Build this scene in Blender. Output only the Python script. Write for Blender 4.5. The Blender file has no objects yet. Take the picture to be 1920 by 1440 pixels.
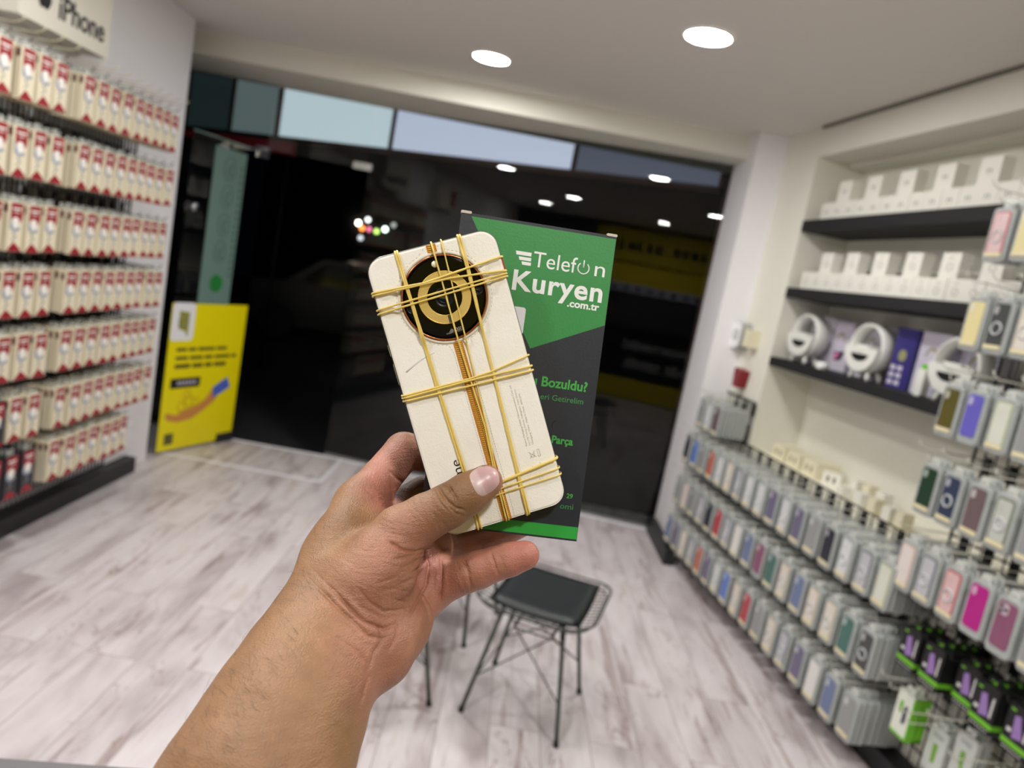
import bpy, bmesh, math, random
import numpy as np
from mathutils import Vector, Matrix
from mathutils.bvhtree import BVHTree

# ------------------------------------------------------------------ camera
SC = bpy.context.scene
COL = SC.collection
F = 1364.36                       # focal length in pixels of a 1920 wide frame
YAW, PITCH, ROLL = 0.014490284738486075, -0.14790627842818763, 0.18758296499681842
H = 1.65                          # eye height
TH = 0.15431644                   # the case wall is not parallel to the cable wall


def cam_axes(y, p, r):
    cy, sy, cp, sp = math.cos(y), math.sin(y), math.cos(p), math.sin(p)
    f = Vector((sy * cp, cy * cp, sp))
    rt = Vector((cy, -sy, 0))
    up = rt.cross(f)
    c, s = math.cos(r), math.sin(r)
    return rt * c + up * s, up * c - rt * s, f


RT, UP, FW = cam_axes(YAW, PITCH, ROLL)
EYE = Vector((0, 0, H))
CAMM = Matrix(((RT.x, UP.x, -FW.x, 0), (RT.y, UP.y, -FW.y, 0), (RT.z, UP.z, -FW.z, H), (0, 0, 0, 1)))
cam_data = bpy.data.cameras.new('camera')
cam = bpy.data.objects.new('camera', cam_data)
COL.objects.link(cam)
cam.matrix_world = CAMM
cam_data.sensor_width = 36
cam_data.lens = F / 1920 * 36
cam_data.clip_start = 0.02
cam_data.clip_end = 100
cam_data.dof.use_dof = True
cam_data.dof.focus_distance = 0.405
cam_data.dof.aperture_fstop = 7.6
SC.camera = cam

# ------------------------------------------------------------------ world, exposure, lamps
SC.view_settings.view_transform = 'Standard'
SC.view_settings.look = 'None'
SC.view_settings.gamma = 1
SC.view_settings.use_curve_mapping = False
SC.view_settings.exposure = 0.0
SC.cycles.use_denoising = True
SC.cycles.max_bounces = 10
SC.cycles.transparent_max_bounces = 16
SC.cycles.sample_clamp_indirect = 6
SC.cycles.caustics_reflective = False
SC.cycles.caustics_refractive = False
world = bpy.data.worlds.new('night')
SC.world = world
world.use_nodes = True
world.node_tree.nodes['Background'].inputs[0].default_value = (0.10, 0.13, 0.2, 1)
world.node_tree.nodes['Background'].inputs[1].default_value = 0.01
LAMP_POWER = 232.0
LAMP_COLOUR = (1.0, 0.98, 0.95)
CEIL = 2.8
LAMP_SPOTS = [(0.60, 3.33), (-0.39, 4.28), (-1.2, 2.5), (-0.77, 0.73), (1.14, 1.15), (-1.45, -0.5), (0.35, -0.6)]  # last two are unseen, added to fill the floor and the hand

random.seed(7)
PI = math.pi


# ------------------------------------------------------------------ helpers
def lin(r, g, b):
    def c(v):
        v /= 255.0
        return v / 12.92 if v <= 0.04045 else ((v + 0.055) / 1.055) ** 2.4
    return (c(r), c(g), c(b), 1.0)


_M = {}


def M(name, rgb=(200, 200, 200), rough=0.5, metal=0.0, emit=0.0, alpha=1.0, coat=0.0, bump=0.0, bscale=200.0, var=0.0):
    """procedural material, colour given in 0-255"""
    if name in _M:
        return _M[name]
    m = bpy.data.materials.new(name)
    m.use_nodes = True
    nt = m.node_tree
    b = nt.nodes['Principled BSDF']
    c = lin(*rgb)
    b.inputs['Base Color'].default_value = c
    b.inputs['Roughness'].default_value = rough
    b.inputs['Metallic'].default_value = metal
    b.inputs['Coat Weight'].default_value = coat
    if emit:
        b.inputs['Emission Color'].default_value = c
        b.inputs['Emission Strength'].default_value = emit
    if alpha < 1:
        b.inputs['Alpha'].default_value = alpha
    if var or bump:
        tc = nt.nodes.new('ShaderNodeTexCoord')
        no = nt.nodes.new('ShaderNodeTexNoise')
        no.inputs['Scale'].default_value = bscale
        no.inputs['Detail'].default_value = 4
        nt.links.new(tc.outputs['Object'], no.inputs['Vector'])
        if var:
            mx = nt.nodes.new('ShaderNodeMix')
            mx.data_type = 'RGBA'
            mx.inputs['A'].default_value = tuple(v * (1 - var) for v in c[:3]) + (1,)
            mx.inputs['B'].default_value = tuple(min(1, v * (1 + var)) for v in c[:3]) + (1,)
            nt.links.new(no.outputs['Fac'], mx.inputs['Factor'])
            nt.links.new(mx.outputs['Result'], b.inputs['Base Color'])
        if bump:
            bp = nt.nodes.new('ShaderNodeBump')
            bp.inputs['Strength'].default_value = 1.0
            bp.inputs['Distance'].default_value = bump
            nt.links.new(no.outputs['Fac'], bp.inputs['Height'])
            nt.links.new(bp.outputs['Normal'], b.inputs['Normal'])
    _M[name] = m
    return m


def glass_mat(name, tint=(0.86, 0.93, 0.90), refl=1.0):
    """thin pane: clear, with the mirror image a pane gives"""
    if name in _M:
        return _M[name]
    m = bpy.data.materials.new(name)
    m.use_nodes = True
    nt = m.node_tree
    nt.nodes.remove(nt.nodes['Principled BSDF'])
    out = nt.nodes['Material Output']
    tr = nt.nodes.new('ShaderNodeBsdfTransparent')
    tr.inputs[0].default_value = (*tint, 1)
    gl = nt.nodes.new('ShaderNodeBsdfGlossy')
    gl.inputs['Roughness'].default_value = 0.0
    gl.inputs[0].default_value = (refl, refl, refl, 1)
    fr = nt.nodes.new('ShaderNodeFresnel')
    fr.inputs[0].default_value = 1.52
    mx = nt.nodes.new('ShaderNodeMixShader')
    nt.links.new(fr.outputs[0], mx.inputs[0])
    nt.links.new(tr.outputs[0], mx.inputs[1])
    nt.links.new(gl.outputs[0], mx.inputs[2])
    nt.links.new(mx.outputs[0], out.inputs[0])
    _M[name] = m
    return m


class MB:
    """collects shapes into one mesh"""

    def __init__(s):
        s.v, s.f, s.m, s.sm = [], [], [], []

    def add(s, vs, fs, mi=0, smooth=False):
        n = len(s.v)
        s.v += [tuple(v) for v in vs]
        for f in fs:
            s.f.append(tuple(i + n for i in f))
            s.m.append(mi)
            s.sm.append(smooth)
        return s

    def box(s, x0, x1, y0, y1, z0, z1, mi=0):
        vs = [(x, y, z) for z in (z0, z1) for y in (y0, y1) for x in (x0, x1)]
        return s.add(vs, [(0, 2, 3, 1), (4, 5, 7, 6), (0, 1, 5, 4), (2, 6, 7, 3), (0, 4, 6, 2), (1, 3, 7, 5)], mi)

    def tube(s, pts, r, n=6, mi=0, closed=False, cap=True, radii=None):
        pts = [Vector(p) for p in pts]
        k = len(pts)
        rings = []
        up = None
        for i, p in enumerate(pts):
            a = pts[(i - 1) % k] if (closed or i > 0) else p
            b = pts[(i + 1) % k] if (closed or i < k - 1) else p
            t = (b - a)
            t = t.normalized() if t.length > 1e-9 else Vector((0, 0, 1))
            if up is None:
                up = t.orthogonal().normalized()
            u = up - t * up.dot(t)
            u = u.normalized() if u.length > 1e-6 else t.orthogonal().normalized()
            up = u
            w = t.cross(u)
            rr = radii[i] if radii else r
            rings.append([p + (u * math.cos(2 * PI * j / n) + w * math.sin(2 * PI * j / n)) * rr for j in range(n)])
        vs = [q for rg in rings for q in rg]
        fs = []
        for i in range(k if closed else k - 1):
            i2 = (i + 1) % k
            for j in range(n):
                fs.append((i * n + j, i * n + (j + 1) % n, i2 * n + (j + 1) % n, i2 * n + j))
        if cap and not closed:
            fs.append(tuple(reversed(range(n))))
            fs.append(tuple((k - 1) * n + j for j in range(n)))
        return s.add(vs, fs, mi, True)

    def prism(s, outline, f0, f1, mi=0, mtop=None, smooth=False):
        """outline: 2-D points; f0, f1 map (a, b) to 3-D for the two ends"""
        n = len(outline)
        vs = [f0(*p) for p in outline] + [f1(*p) for p in outline]
        s.add(vs, [tuple(reversed(range(n)))], mi)
        s.add(vs, [tuple(range(n, 2 * n))], mi if mtop is None else mtop)
        s.add(vs, [(i, (i + 1) % n, n + (i + 1) % n, n + i) for i in range(n)], mi, smooth)
        return s

    def poly(s, pts, mi=0):
        return s.add(pts, [tuple(range(len(pts)))], mi)

    def lathe(s, prof, n=32, mi=0, axis='z', smooth=True):
        vs, fs = [], []
        for r, z in prof:
            for j in range(n):
                a = 2 * PI * j / n
                c = (r * math.cos(a), r * math.sin(a), z)
                vs.append(c if axis == 'z' else ((c[2], c[0], c[1]) if axis == 'x' else (c[0], c[2], c[1])))
        for i in range(len(prof) - 1):
            for j in range(n):
                fs.append((i * n + j, i * n + (j + 1) % n, (i + 1) * n + (j + 1) % n, (i + 1) * n + j))
        return s.add(vs, fs, mi, smooth)

    def mesh(s, name, mats):
        me = bpy.data.meshes.new(name)
        me.from_pydata(s.v, [], s.f)
        if not isinstance(mats, (list, tuple)):
            mats = [mats]
        for m in mats:
            me.materials.append(m)
        for p, mi, sm in zip(me.polygons, s.m, s.sm):
            p.material_index = mi
            p.use_smooth = sm
        bm = bmesh.new()
        bm.from_mesh(me)
        bmesh.ops.remove_doubles(bm, verts=bm.verts, dist=1e-7)
        bmesh.ops.recalc_face_normals(bm, faces=bm.faces)
        bm.to_mesh(me)
        bm.free()
        return me

    def build(s, name, mats, parent=None, loc=None, rz=0):
        return link(name, s.mesh(name, mats), parent, loc, rz)


def link(name, data, parent=None, loc=None, rz=0):
    o = bpy.data.objects.new(name, data)
    COL.objects.link(o)
    if parent is not None:
        o.parent = parent
    if loc is not None:
        o.location = loc
    if rz:
        o.rotation_euler.z = rz
    return o


def tag(o, label, cat, group=None, kind=None):
    o['label'] = label
    o['category'] = cat
    if group:
        o['group'] = group
    if kind:
        o['kind'] = kind
    return o


def empty(name, label, cat, group=None, loc=(0, 0, 0), rz=0):
    o = bpy.data.objects.new(name, None)
    o.empty_display_size = 0.05
    COL.objects.link(o)
    o.location = loc
    o.rotation_euler.z = rz
    return tag(o, label, cat, group)


def struct(o):
    o['kind'] = 'structure'
    return o


def rrect(w, h, r, n=5, cx=0.0, cy=0.0):
    out = []
    for k, (sx, sy) in enumerate(((1, 1), (-1, 1), (-1, -1), (1, -1))):
        for j in range(n + 1):
            a = PI / 2 * (k + j / n)
            out.append((cx + sx * (w / 2 - r) + r * math.cos(a), cy + sy * (h / 2 - r) + r * math.sin(a)))
    return out


def disc(r, n=24, cx=0.0, cy=0.0):
    return [(cx + r * math.cos(2 * PI * j / n), cy + r * math.sin(2 * PI * j / n)) for j in range(n)]


def text_mesh(txt, size, bold=0.0, depth=0.0, align='LEFT', sx=1.0, spacing=1.0):
    cu = bpy.data.curves.new('t', 'FONT')
    cu.body = txt
    cu.size = size
    cu.offset = bold
    cu.extrude = depth
    cu.align_x = align
    cu.space_character = spacing
    cu.resolution_u = 4
    o = bpy.data.objects.new('t', cu)
    COL.objects.link(o)
    me = bpy.data.meshes.new_from_object(o.evaluated_get(bpy.context.evaluated_depsgraph_get()))
    bpy.data.objects.remove(o)
    bpy.data.curves.remove(cu)
    if sx != 1.0:
        me.transform(Matrix.Diagonal((sx, 1, 1, 1)))
    return me


def text_part(name, txt, size, mat, parent, mtx, bold=0.0, depth=0.0, align='LEFT', sx=1.0, spacing=1.0, fit=None):
    """lettering lying in the x-y plane of mtx; fit = wanted width"""
    me = text_mesh(txt, size, bold, depth, align, sx, spacing)
    if fit:
        xs = [v.co.x for v in me.vertices]
        me.transform(Matrix.Diagonal((fit / (max(xs) - min(xs)), 1, 1, 1)))
    me.transform(mtx)
    me.materials.clear()
    me.materials.append(mat)
    me.name = name
    return link(name, me, parent)


def ray(x, y):
    return RT * (x - 960) - UP * (y - 720) + FW * F


def at_z(x, y, z):
    d = ray(x, y)
    return EYE + d * ((z - H) / d.z)


def at_y(x, y, Y):
    d = ray(x, y)
    return EYE + d * (Y / d.y)


def pix(p):
    q = Vector(p) - EYE
    z = q.dot(FW)
    return 960 + F * q.dot(RT) / z, 720 - F * q.dot(UP) / z


# case wall frame: a = distance into the wall direction, s = along it towards the glass front
NR = Vector((math.cos(TH), math.sin(TH), 0))
DR = Vector((-math.sin(TH), math.cos(TH), 0))


def W(a, s, z=0.0):
    v = NR * a + DR * s
    return Vector((v.x, v.y, z))


# ------------------------------------------------------------------ room materials
def floor_mat():
    m = bpy.data.materials.new('whitewashed_laminate')
    m.use_nodes = True
    nt = m.node_tree
    N, L = nt.nodes, nt.links
    b = N['Principled BSDF']
    b.inputs['Roughness'].default_value = 0.42
    tc = N.new('ShaderNodeTexCoord')
    mp = N.new('ShaderNodeMapping')
    mp.inputs['Rotation'].default_value = (0, 0, PI / 2)
    L.new(tc.outputs['Object'], mp.inputs['Vector'])
    br = N.new('ShaderNodeTexBrick')
    br.offset = 0.37
    br.inputs['Scale'].default_value = 1
    br.inputs['Brick Width'].default_value = 1.25
    br.inputs['Row Height'].default_value = 0.19
    br.inputs['Mortar Size'].default_value = 0.0018
    br.inputs['Mortar Smooth'].default_value = 0.3
    br.inputs['Color1'].default_value = (0, 0, 0, 1)
    br.inputs['Color2'].default_value = (1, 1, 1, 1)
    br.inputs['Mortar'].default_value = (0.5, 0.5, 0.5, 1)
    L.new(mp.outputs[0], br.inputs['Vector'])
    # every board gets its own stretch of grain
    add = N.new('ShaderNodeVectorMath')
    add.operation = 'MULTIPLY_ADD'
    add.inputs[1].default_value = (37, 11, 5)
    L.new(br.outputs['Color'], add.inputs[0])
    L.new(tc.outputs['Object'], add.inputs[2])

    def noise(scale, sxyz, detail=6, rough=0.6, dist=0.0):
        mm = N.new('ShaderNodeMapping')
        mm.inputs['Scale'].default_value = sxyz
        L.new(add.outputs[0], mm.inputs['Vector'])
        n = N.new('ShaderNodeTexNoise')
        n.inputs['Scale'].default_value = scale
        n.inputs['Detail'].default_value = detail
        n.inputs['Roughness'].default_value = rough
        n.inputs['Distortion'].default_value = dist
        L.new(mm.outputs[0], n.inputs['Vector'])
        return n

    def ramp(src, stops):
        r = N.new('ShaderNodeValToRGB')
        el = r.color_ramp.elements
        while len(el) < len(stops):
            el.new(0.5)
        for e, (p, c) in zip(el, stops):
            e.position = p
            e.color = c
        L.new(src, r.inputs[0])
        return r

    n1 = noise(2.0, (2.6, 0.7, 1), 4, 0.55, 0.4)
    base = ramp(n1.outputs['Fac'], [(0.30, lin(176, 165, 167)), (0.48, lin(212, 204, 206)), (0.60, lin(222, 215, 217)), (0.75, lin(202, 190, 185))])
    n2 = noise(2.4, (6, 0.55, 1), 5, 0.6, 0.9)
    cr = ramp(n2.outputs['Fac'], [(0.0, (0.55, 0.45, 0.42, 1)), (0.36, (0.62, 0.54, 0.52, 1)), (0.43, (1, 1, 1, 1)), (1.0, (1, 1, 1, 1))])
    n3 = noise(30, (6, 0.4, 1), 3, 0.5)
    fine = ramp(n3.outputs['Fac'], [(0.3, (0.93, 0.92, 0.92, 1)), (0.7, (1, 1, 1, 1))])

    def mul(a, bb, f=1.0):
        x = N.new('ShaderNodeMix')
        x.data_type = 'RGBA'
        x.blend_type = 'MULTIPLY'
        x.inputs['Factor'].default_value = f
        L.new(a, x.inputs['A'])
        L.new(bb, x.inputs['B'])
        return x.outputs['Result']

    # thin dark cracks: band of a distorted noise
    n4 = noise(1.7, (4.5, 0.8, 1), 4, 0.55, 0.9)
    ck = ramp(n4.outputs['Fac'], [(0.0, (1, 1, 1, 1)), (0.466, (1, 1, 1, 1)), (0.474, (0.52, 0.42, 0.38, 1)), (0.481, (1, 1, 1, 1)), (1, (1, 1, 1, 1))])
    n5 = noise(1.1, (1.2, 0.8, 1), 2)
    gate = ramp(n5.outputs['Fac'], [(0.42, (0, 0, 0, 1)), (0.52, (1, 1, 1, 1))])
    c = mul(base.outputs[0], cr.outputs[0], 0.8)
    c = mul(c, fine.outputs[0], 1.0)
    x = N.new('ShaderNodeMix')
    x.data_type = 'RGBA'
    x.blend_type = 'MULTIPLY'
    L.new(gate.outputs[0], x.inputs['Factor'])
    L.new(c, x.inputs['A'])
    L.new(ck.outputs[0], x.inputs['B'])
    seam = N.new('ShaderNodeMix')
    seam.data_type = 'RGBA'
    seam.inputs['B'].default_value = lin(150, 138, 134)
    L.new(br.outputs['Fac'], seam.inputs['Factor'])
    L.new(x.outputs['Result'], seam.inputs['A'])
    L.new(seam.outputs['Result'], b.inputs['Base Color'])
    return m


WHITE = M('white_wall_paint', (232, 230, 218), 0.7, bump=0.0004, bscale=120)
CEILM = M('ceiling_paint', (222, 218, 212), 0.8, bump=0.0003, bscale=90)
PANELW = M('white_lacquered_panel', (243, 242, 245), 0.45)
BLACK = M('black_laminate', (26, 26, 30), 0.45)
BLKMET = M('black_wire', (22, 22, 22), 0.4, 0.3)
WHMET = M('white_coated_wire', (212, 210, 200), 0.35, 0.0)
CHROME = M('brushed_steel', (190, 190, 190), 0.25, 1.0)

# ------------------------------------------------------------------ floor, ceiling, walls
FRONT = 5.5
mb = MB().box(-3.4, 3.2, -2.0, FRONT + 0.02, -0.05, 0.0)
struct(mb.build('floor', floor_mat()))
mb = MB().box(-3.4, 3.2, -2.0, FRONT + 0.1, CEIL, CEIL + 0.1)
struct(mb.build('ceiling', CEILM))
# bulkhead over the glass front
mb = MB().box(-3.2, 1.9, 4.93, FRONT + 0.06, 2.66, CEIL)
struct(mb.build('trim_1', WHITE))
# cable wall
mb = MB().box(-2.40, -2.24, -2.0, 4.69, 0, CEIL)
struct(mb.build('wall_left', PANELW))
mb = MB().box(-3.2, -2.40, 4.55, 4.69, 0, CEIL)
struct(mb.build('wall_corner', WHITE))
# back wall of the shop (seen mirrored in the glass)
mb = MB().box(-3.2, 3.2, -2.0, -1.8, 0, CEIL)
struct(mb.build('wall_back', M('dark_back_wall', (74, 73, 74), 0.8)))


def wmesh(name, mb, mats, parent=None):
    return mb.build(name, mats, parent, None, TH)


# case wall: lower wall, niche back and side, fascia, pier at the glass
mb = MB()
mb.box(2.2, 2.62, -1.9, 4.06, 0, 0.84)
mb.box(2.5, 2.62, -1.9, 4.06, 0.84, CEIL)
mb.box(2.2, 2.5, -1.9, 4.06, 2.625, CEIL)
mb.box(2.2, 2.62, 4.06, 5.0, 0, CEIL)
struct(wmesh('wall_right', mb, WHITE))
mb = MB().box(2.40, 2.5, -1.9, 4.06, 2.60, 2.625)
struct(wmesh('trim_2', mb, WHITE))
mb = MB().box(2.185, 2.199, -1.9, 4.07, 2.785, 2.799)
struct(wmesh('trim_3', mb, M('shadow_gap_strip', (120, 116, 108), 0.7)))
mb = MB().box(1.30, 1.95, 4.74, 5.205, 0, CEIL)
struct(mb.build('wall_pier', PANELW))
# counter ledge in the niche
mb = MB().box(2.19, 2.5, -1.9, 4.06, 0.84, 0.88)
o = wmesh('niche_ledge', mb, M('cream_lacquer', (238, 234, 216), 0.4))
o['kind'] = 'structure'

# black plinths
mb = MB().box(-2.239, -2.17, -1.9, 4.42, 0, 0.095)
struct(mb.build('baseboard_left', BLACK))
mb = MB().box(2.11, 2.199, 0.6, 4.56, 0, 0.09)
struct(wmesh('baseboard_right', mb, BLACK))
mb = MB().box(1.24, 1.299, 4.50, 5.15, 0, 0.10)
struct(mb.build('baseboard_pier', BLACK))

# ------------------------------------------------------------------ lamps
for i, (lx, ly) in enumerate(LAMP_SPOTS):
    where = ['closest to the case wall fascia', 'closest to the glass front bulkhead'][i] if i < 2 else \
        ['above the floor beside the cable wall', 'above the service desk by the cable wall', 'above the service desk by the case wall',
         'added as fill above the back counter near the cable wall', 'added as fill above the back counter near the case wall'][i - 2]
    t = empty('ceiling_light', 'round flush white ceiling downlight ' + where, 'ceiling light', 'round downlights in the ceiling', (lx, ly, CEIL))
    MB().lathe([(0.098, -0.001), (0.098, -0.008), (0.108, -0.006), (0.110, -0.0005)], 40).build('frame', M('lamp_rim', (225, 222, 214), 0.4), t)
    m = M('lamp_diffuser', (255, 255, 255), 0.5)
    b = m.node_tree.nodes['Principled BSDF']
    b.inputs['Emission Color'].default_value = (*LAMP_COLOUR, 1)
    b.inputs['Emission Strength'].default_value = LAMP_POWER
    MB().lathe([(0.0, -0.007), (0.06, -0.007), (0.097, -0.006)], 40).build('diffuser', m, t)

# ------------------------------------------------------------------ glass front
GL = glass_mat('shop_glass', (0.86, 0.93, 0.90), 0.72)
GP0 = Vector((-1.26, 5.55, 0))
GP1 = Vector((1.33, 5.20, 0))
DARKF = M('dark_anodised_frame', (34, 36, 38), 0.4, 0.5)
# fixed pane (runs slightly inwards towards the pier)
gd = (GP1 - GP0)
gl_len = gd.length
gang = math.atan2(gd.y, gd.x)
t = empty('window_1', 'tall fixed glass pane of the shop front beside the pier', 'window', None, GP0, gang)
struct(t)
MB().poly([(0, 0, 0.02), (gl_len, 0, 0.02), (gl_len, 0, 2.66), (0, 0, 2.66)]).build('pane', GL, t)
MB().box(0, gl_len, -0.012, 0.012, 0, 0.02).build('frame', M('floor_channel', (150, 150, 150), 0.4, 0.6), t)
t = empty('window_2', 'glass sidelight beside the open door', 'window', None, (-2.70, 5.5, 0))
struct(t)
MB().poly([(0, 0, 0.02), (0.70, 0, 0.02), (0.70, 0, 2.66), (0, 0, 2.66)]).build('pane', GL, t)
MB().box(0, 0.70, -0.012, 0.012, 0, 0.02).build('frame', M('floor_channel'), t)
t = empty('window_3', 'glass transom above the shop door', 'window', None, (-2.0, 5.5, 0))
struct(t)
MB().poly([(0, 0, 2.2), (0.74, 0.03, 2.2), (0.74, 0.03, 2.66), (0, 0, 2.66)]).build('pane', GL, t)
# patch fittings
for (x, y, z, w, lab) in ((-2.03, 5.49, 2.19, 0.09, 'steel patch fitting at the top hinge of the open glass door'),
                          (-1.30, 5.53, 2.215, 0.14, 'steel patch fitting at the top corner of the fixed glass pane')):
    o = MB().prism(rrect(w, 0.05, 0.008), lambda a, b: (a, -0.018, b), lambda a, b: (a, 0.018, b)).build('patch_fitting', CHROME, None, (x, y, z))
    tag(o, lab, 'door fitting')
# open door leaf
LA = Vector((-1.99, 5.47, 0))
LB = Vector((-2.24 + 0.012, 4.81, 0))
ld = (LB - LA)
ll = ld.length
lang = math.atan2(ld.y, ld.x)
t = empty('door_1', 'open glass door leaf carrying a yellow poster', 'door', None, LA, lang)
struct(t)
MB().poly([(0, 0, 0.012), (ll, 0, 0.012), (ll, 0, 2.17), (0, 0, 2.17)]).build('pane', glass_mat('door_glass', (0.55, 0.66, 0.62), 0.5), t)
h = MB().tube([(ll - 0.05, 0.03, 1.60), (ll - 0.05, 0.03, 1.70)], 0.012, 10)
h.lathe([(0.0, 0.0), (0.026, 0.002), (0.028, 0.016), (0.012, 0.03)], 16, axis='y')
hd = MB()
for sgn in (-1, 1):
    prof = [(0.0, sgn * 0.045), (0.022, sgn * 0.044), (0.030, sgn * 0.034), (0.026, sgn * 0.020), (0.012, sgn * 0.010), (0.012, 0)]
    hd.lathe(prof, 18, axis='y')
hd.build('door_handle', CHROME, t, (ll - 0.05, 0, 1.69))
MB().box(-0.01, 0.09, -0.016, 0.016, 2.13, 2.19).build('top_hinge', CHROME, t)
MB().box(-0.02, 0.16, -0.02, 0.02, 0.0, 0.07).build('bottom_hinge', BLACK, t)
MB().tube([(0, 0, 2.172), (ll, 0, 2.172)], 0.004, 6).build('top_edge', M('glass_edge', (120, 150, 145), 0.2), t)

# frosted strip with the phone lines of the shop, stuck on the leaf
st = MB().box(0.20, 0.50, 0.002, 0.004, 1.05, 2.12)
pstrip = st.build('window_sticker', M('frosted_film', (104, 132, 124), 0.5), None, LA, lang)
tag(pstrip, 'frosted green film strip with call icons on the open glass door', 'sticker')
icn = MB()
GREENI = M('green_icon', (34, 122, 54), 0.5)
icn.poly([(x, 0.006, z) for x, z in disc(0.062, 24, 0.35, 1.20)])
icn.build('call_icon', GREENI, pstrip)
inum = MB()
for k in range(4):
    zc = 1.42 + k * 0.19
    inum.tube([(0.35 + 0.05 * math.cos(q * PI / 12), 0.006, zc + 0.08 * math.sin(q * PI / 12)) for q in range(24)], 0.0018, 4, closed=True)
    for j in range(3):
        inum.box(0.335 + 0.012 * (j % 2), 0.35 + 0.012 * (j % 2), 0.0045, 0.006, zc - 0.05 + j * 0.03, zc - 0.03 + j * 0.03)
for k in range(16):
    inum.box(0.225, 0.24, 0.0045, 0.006, 1.25 + k * 0.05, 1.275 + k * 0.05)
inum.build('call_lines', M('dark_film_print', (52, 74, 70), 0.5), pstrip)

# yellow poster
YEL = M('yellow_poster_paper', (238, 222, 0), 0.45)
pst = MB().box(0.0, ll + 0.015, 0.006, 0.010, 0.02, 1.05).build('poster', YEL, None, LA, lang)
tag(pst, 'tall yellow poster with a white corner badge and an open hand', 'poster')
# the poster faces the room: its picture side is +y of the leaf frame
PY = 0.0112


def on_poster(name, mbx, mat):
    return mbx.build(name, mat, pst)


def pflat(pts, y=PY):
    return [(x, y, z) for x, z in pts]


on_poster('corner_badge', MB().poly(pflat(rrect(0.20, 0.26, 0.03, 5, ll - 0.09, 0.925))), M('poster_white', (236, 236, 238), 0.5))
on_poster('badge_mark', MB().poly(pflat([(ll - 0.14, 0.85), (ll - 0.05, 0.88), (ll - 0.05, 1.0), (ll - 0.14, 0.99)], PY + 0.001))
          .poly(pflat([(ll - 0.14, 0.82), (ll - 0.11, 0.85), (ll - 0.14, 0.85)], PY + 0.001)), M('badge_olive', (150, 146, 40), 0.5))
on_poster('badge_ring', MB().tube(pflat([(ll - 0.085 + a, 0.93 + b) for a, b in disc(0.035, 20)], PY + 0.003), 0.005, 5, closed=True),
          M('badge_grey', (140, 144, 130), 0.5))
pt = MB()
for row, (z, ws) in enumerate(((0.72, (0.09, 0.07, 0.16, 0.10)), (0.66, (0.11, 0.12, 0.08, 0.15, 0.05)), (0.60, (0.14, 0.10, 0.07, 0.12)))):
    x = ll - 0.06
    for w in ws:
        pt.box(x - w, x, PY - 0.001, PY, z, z + (0.024 if row < 2 else 0.03))
        x -= w + 0.018
on_poster('printed_lines', pt, M('poster_ink', (92, 84, 18), 0.6))
on_poster('dark_banner', MB().box(ll - 0.31, ll - 0.04, PY - 0.001, PY, 0.46, 0.53), M('poster_black', (30, 28, 30), 0.5))
pw = MB()
for k in range(6):
    pw.box(ll - 0.12 - k * 0.03, ll - 0.10 - k * 0.03, PY, PY + 0.001, 0.485, 0.507)
on_poster('banner_lettering', pw, M('poster_lilac', (200, 196, 214), 0.5))
hnd = [(ll - 0.02, 0.27), (ll - 0.05, 0.235), (ll - 0.14, 0.215), (ll - 0.26, 0.225), (ll - 0.36, 0.27), (ll - 0.48, 0.34),
       (ll - 0.52, 0.42), (ll - 0.44, 0.43), (ll - 0.38, 0.36), (ll - 0.30, 0.315), (ll - 0.20, 0.30), (ll - 0.12, 0.265), (ll - 0.04, 0.29)]
on_poster('printed_hand', MB().poly(pflat(hnd)), M('poster_skin', (206, 140, 70), 0.5))
on_poster('printed_sleeve', MB().poly(pflat([(ll - 0.46, 0.36), (ll - 0.62, 0.43), (ll - 0.58, 0.51), (ll - 0.44, 0.44)], PY + 0.0006)),
          M('poster_blue', (78, 104, 196), 0.5))
coin = MB()
for cx, cz, r in ((0.16, 0.33, 0.035), (0.22, 0.36, 0.04), (0.28, 0.35, 0.03), (0.20, 0.41, 0.03)):
    coin.tube(pflat([(ll - cx + a, cz + b) for a, b in disc(r, 16)], PY + 0.001), 0.006, 4, closed=True)
on_poster('printed_coins', coin, M('poster_gold', (214, 190, 20), 0.5))
on_poster('printed_square', MB().box(ll - 0.12, ll - 0.04, PY - 0.001, PY, 0.06, 0.14), M('poster_grey', (92, 90, 40), 0.6))

# floor trims marking the entrance
mb = MB()
mb.box(-2.24, -1.10, 4.862, 4.89, 0.0, 0.003)
mb.box(-1.125, -1.10, 4.89, 5.50, 0.0, 0.003)
struct(mb.build('trim_4', M('floor_trim', (240, 240, 248), 0.4)))
mb = MB()
q0, q1 = GP0, GP1
mb.add([(-2.0, 5.50, 0), (-1.26, 5.52, 0), (1.33, 5.17, 0), (1.33, 5.14, 0), (-1.26, 5.49, 0), (-2.0, 5.47, 0),
        (-2.0, 5.50, .004), (-1.26, 5.52, .004), (1.33, 5.17, .004), (1.33, 5.14, .004), (-1.26, 5.49, .004), (-2.0, 5.47, .004)],
       [(0, 1, 4, 5), (1, 2, 3, 4), (6, 11, 10, 7), (7, 10, 9, 8), (5, 4, 10, 11), (4, 3, 9, 10)])
struct(mb.build('trim_5', M('floor_trim')))

# ------------------------------------------------------------------ outside
mb = MB().box(-16, 16, FRONT + 0.08, 40, -0.18, -0.10)
struct(mb.build('street', M('asphalt', (40, 40, 42), 0.8, var=0.3, bscale=6)))
mb = MB().box(-16, 16, 26, 27, -0.1, 9)
struct(mb.build('wall_street', M('dark_facade', (30, 30, 32), 0.9, var=0.3, bscale=1)))
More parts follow.
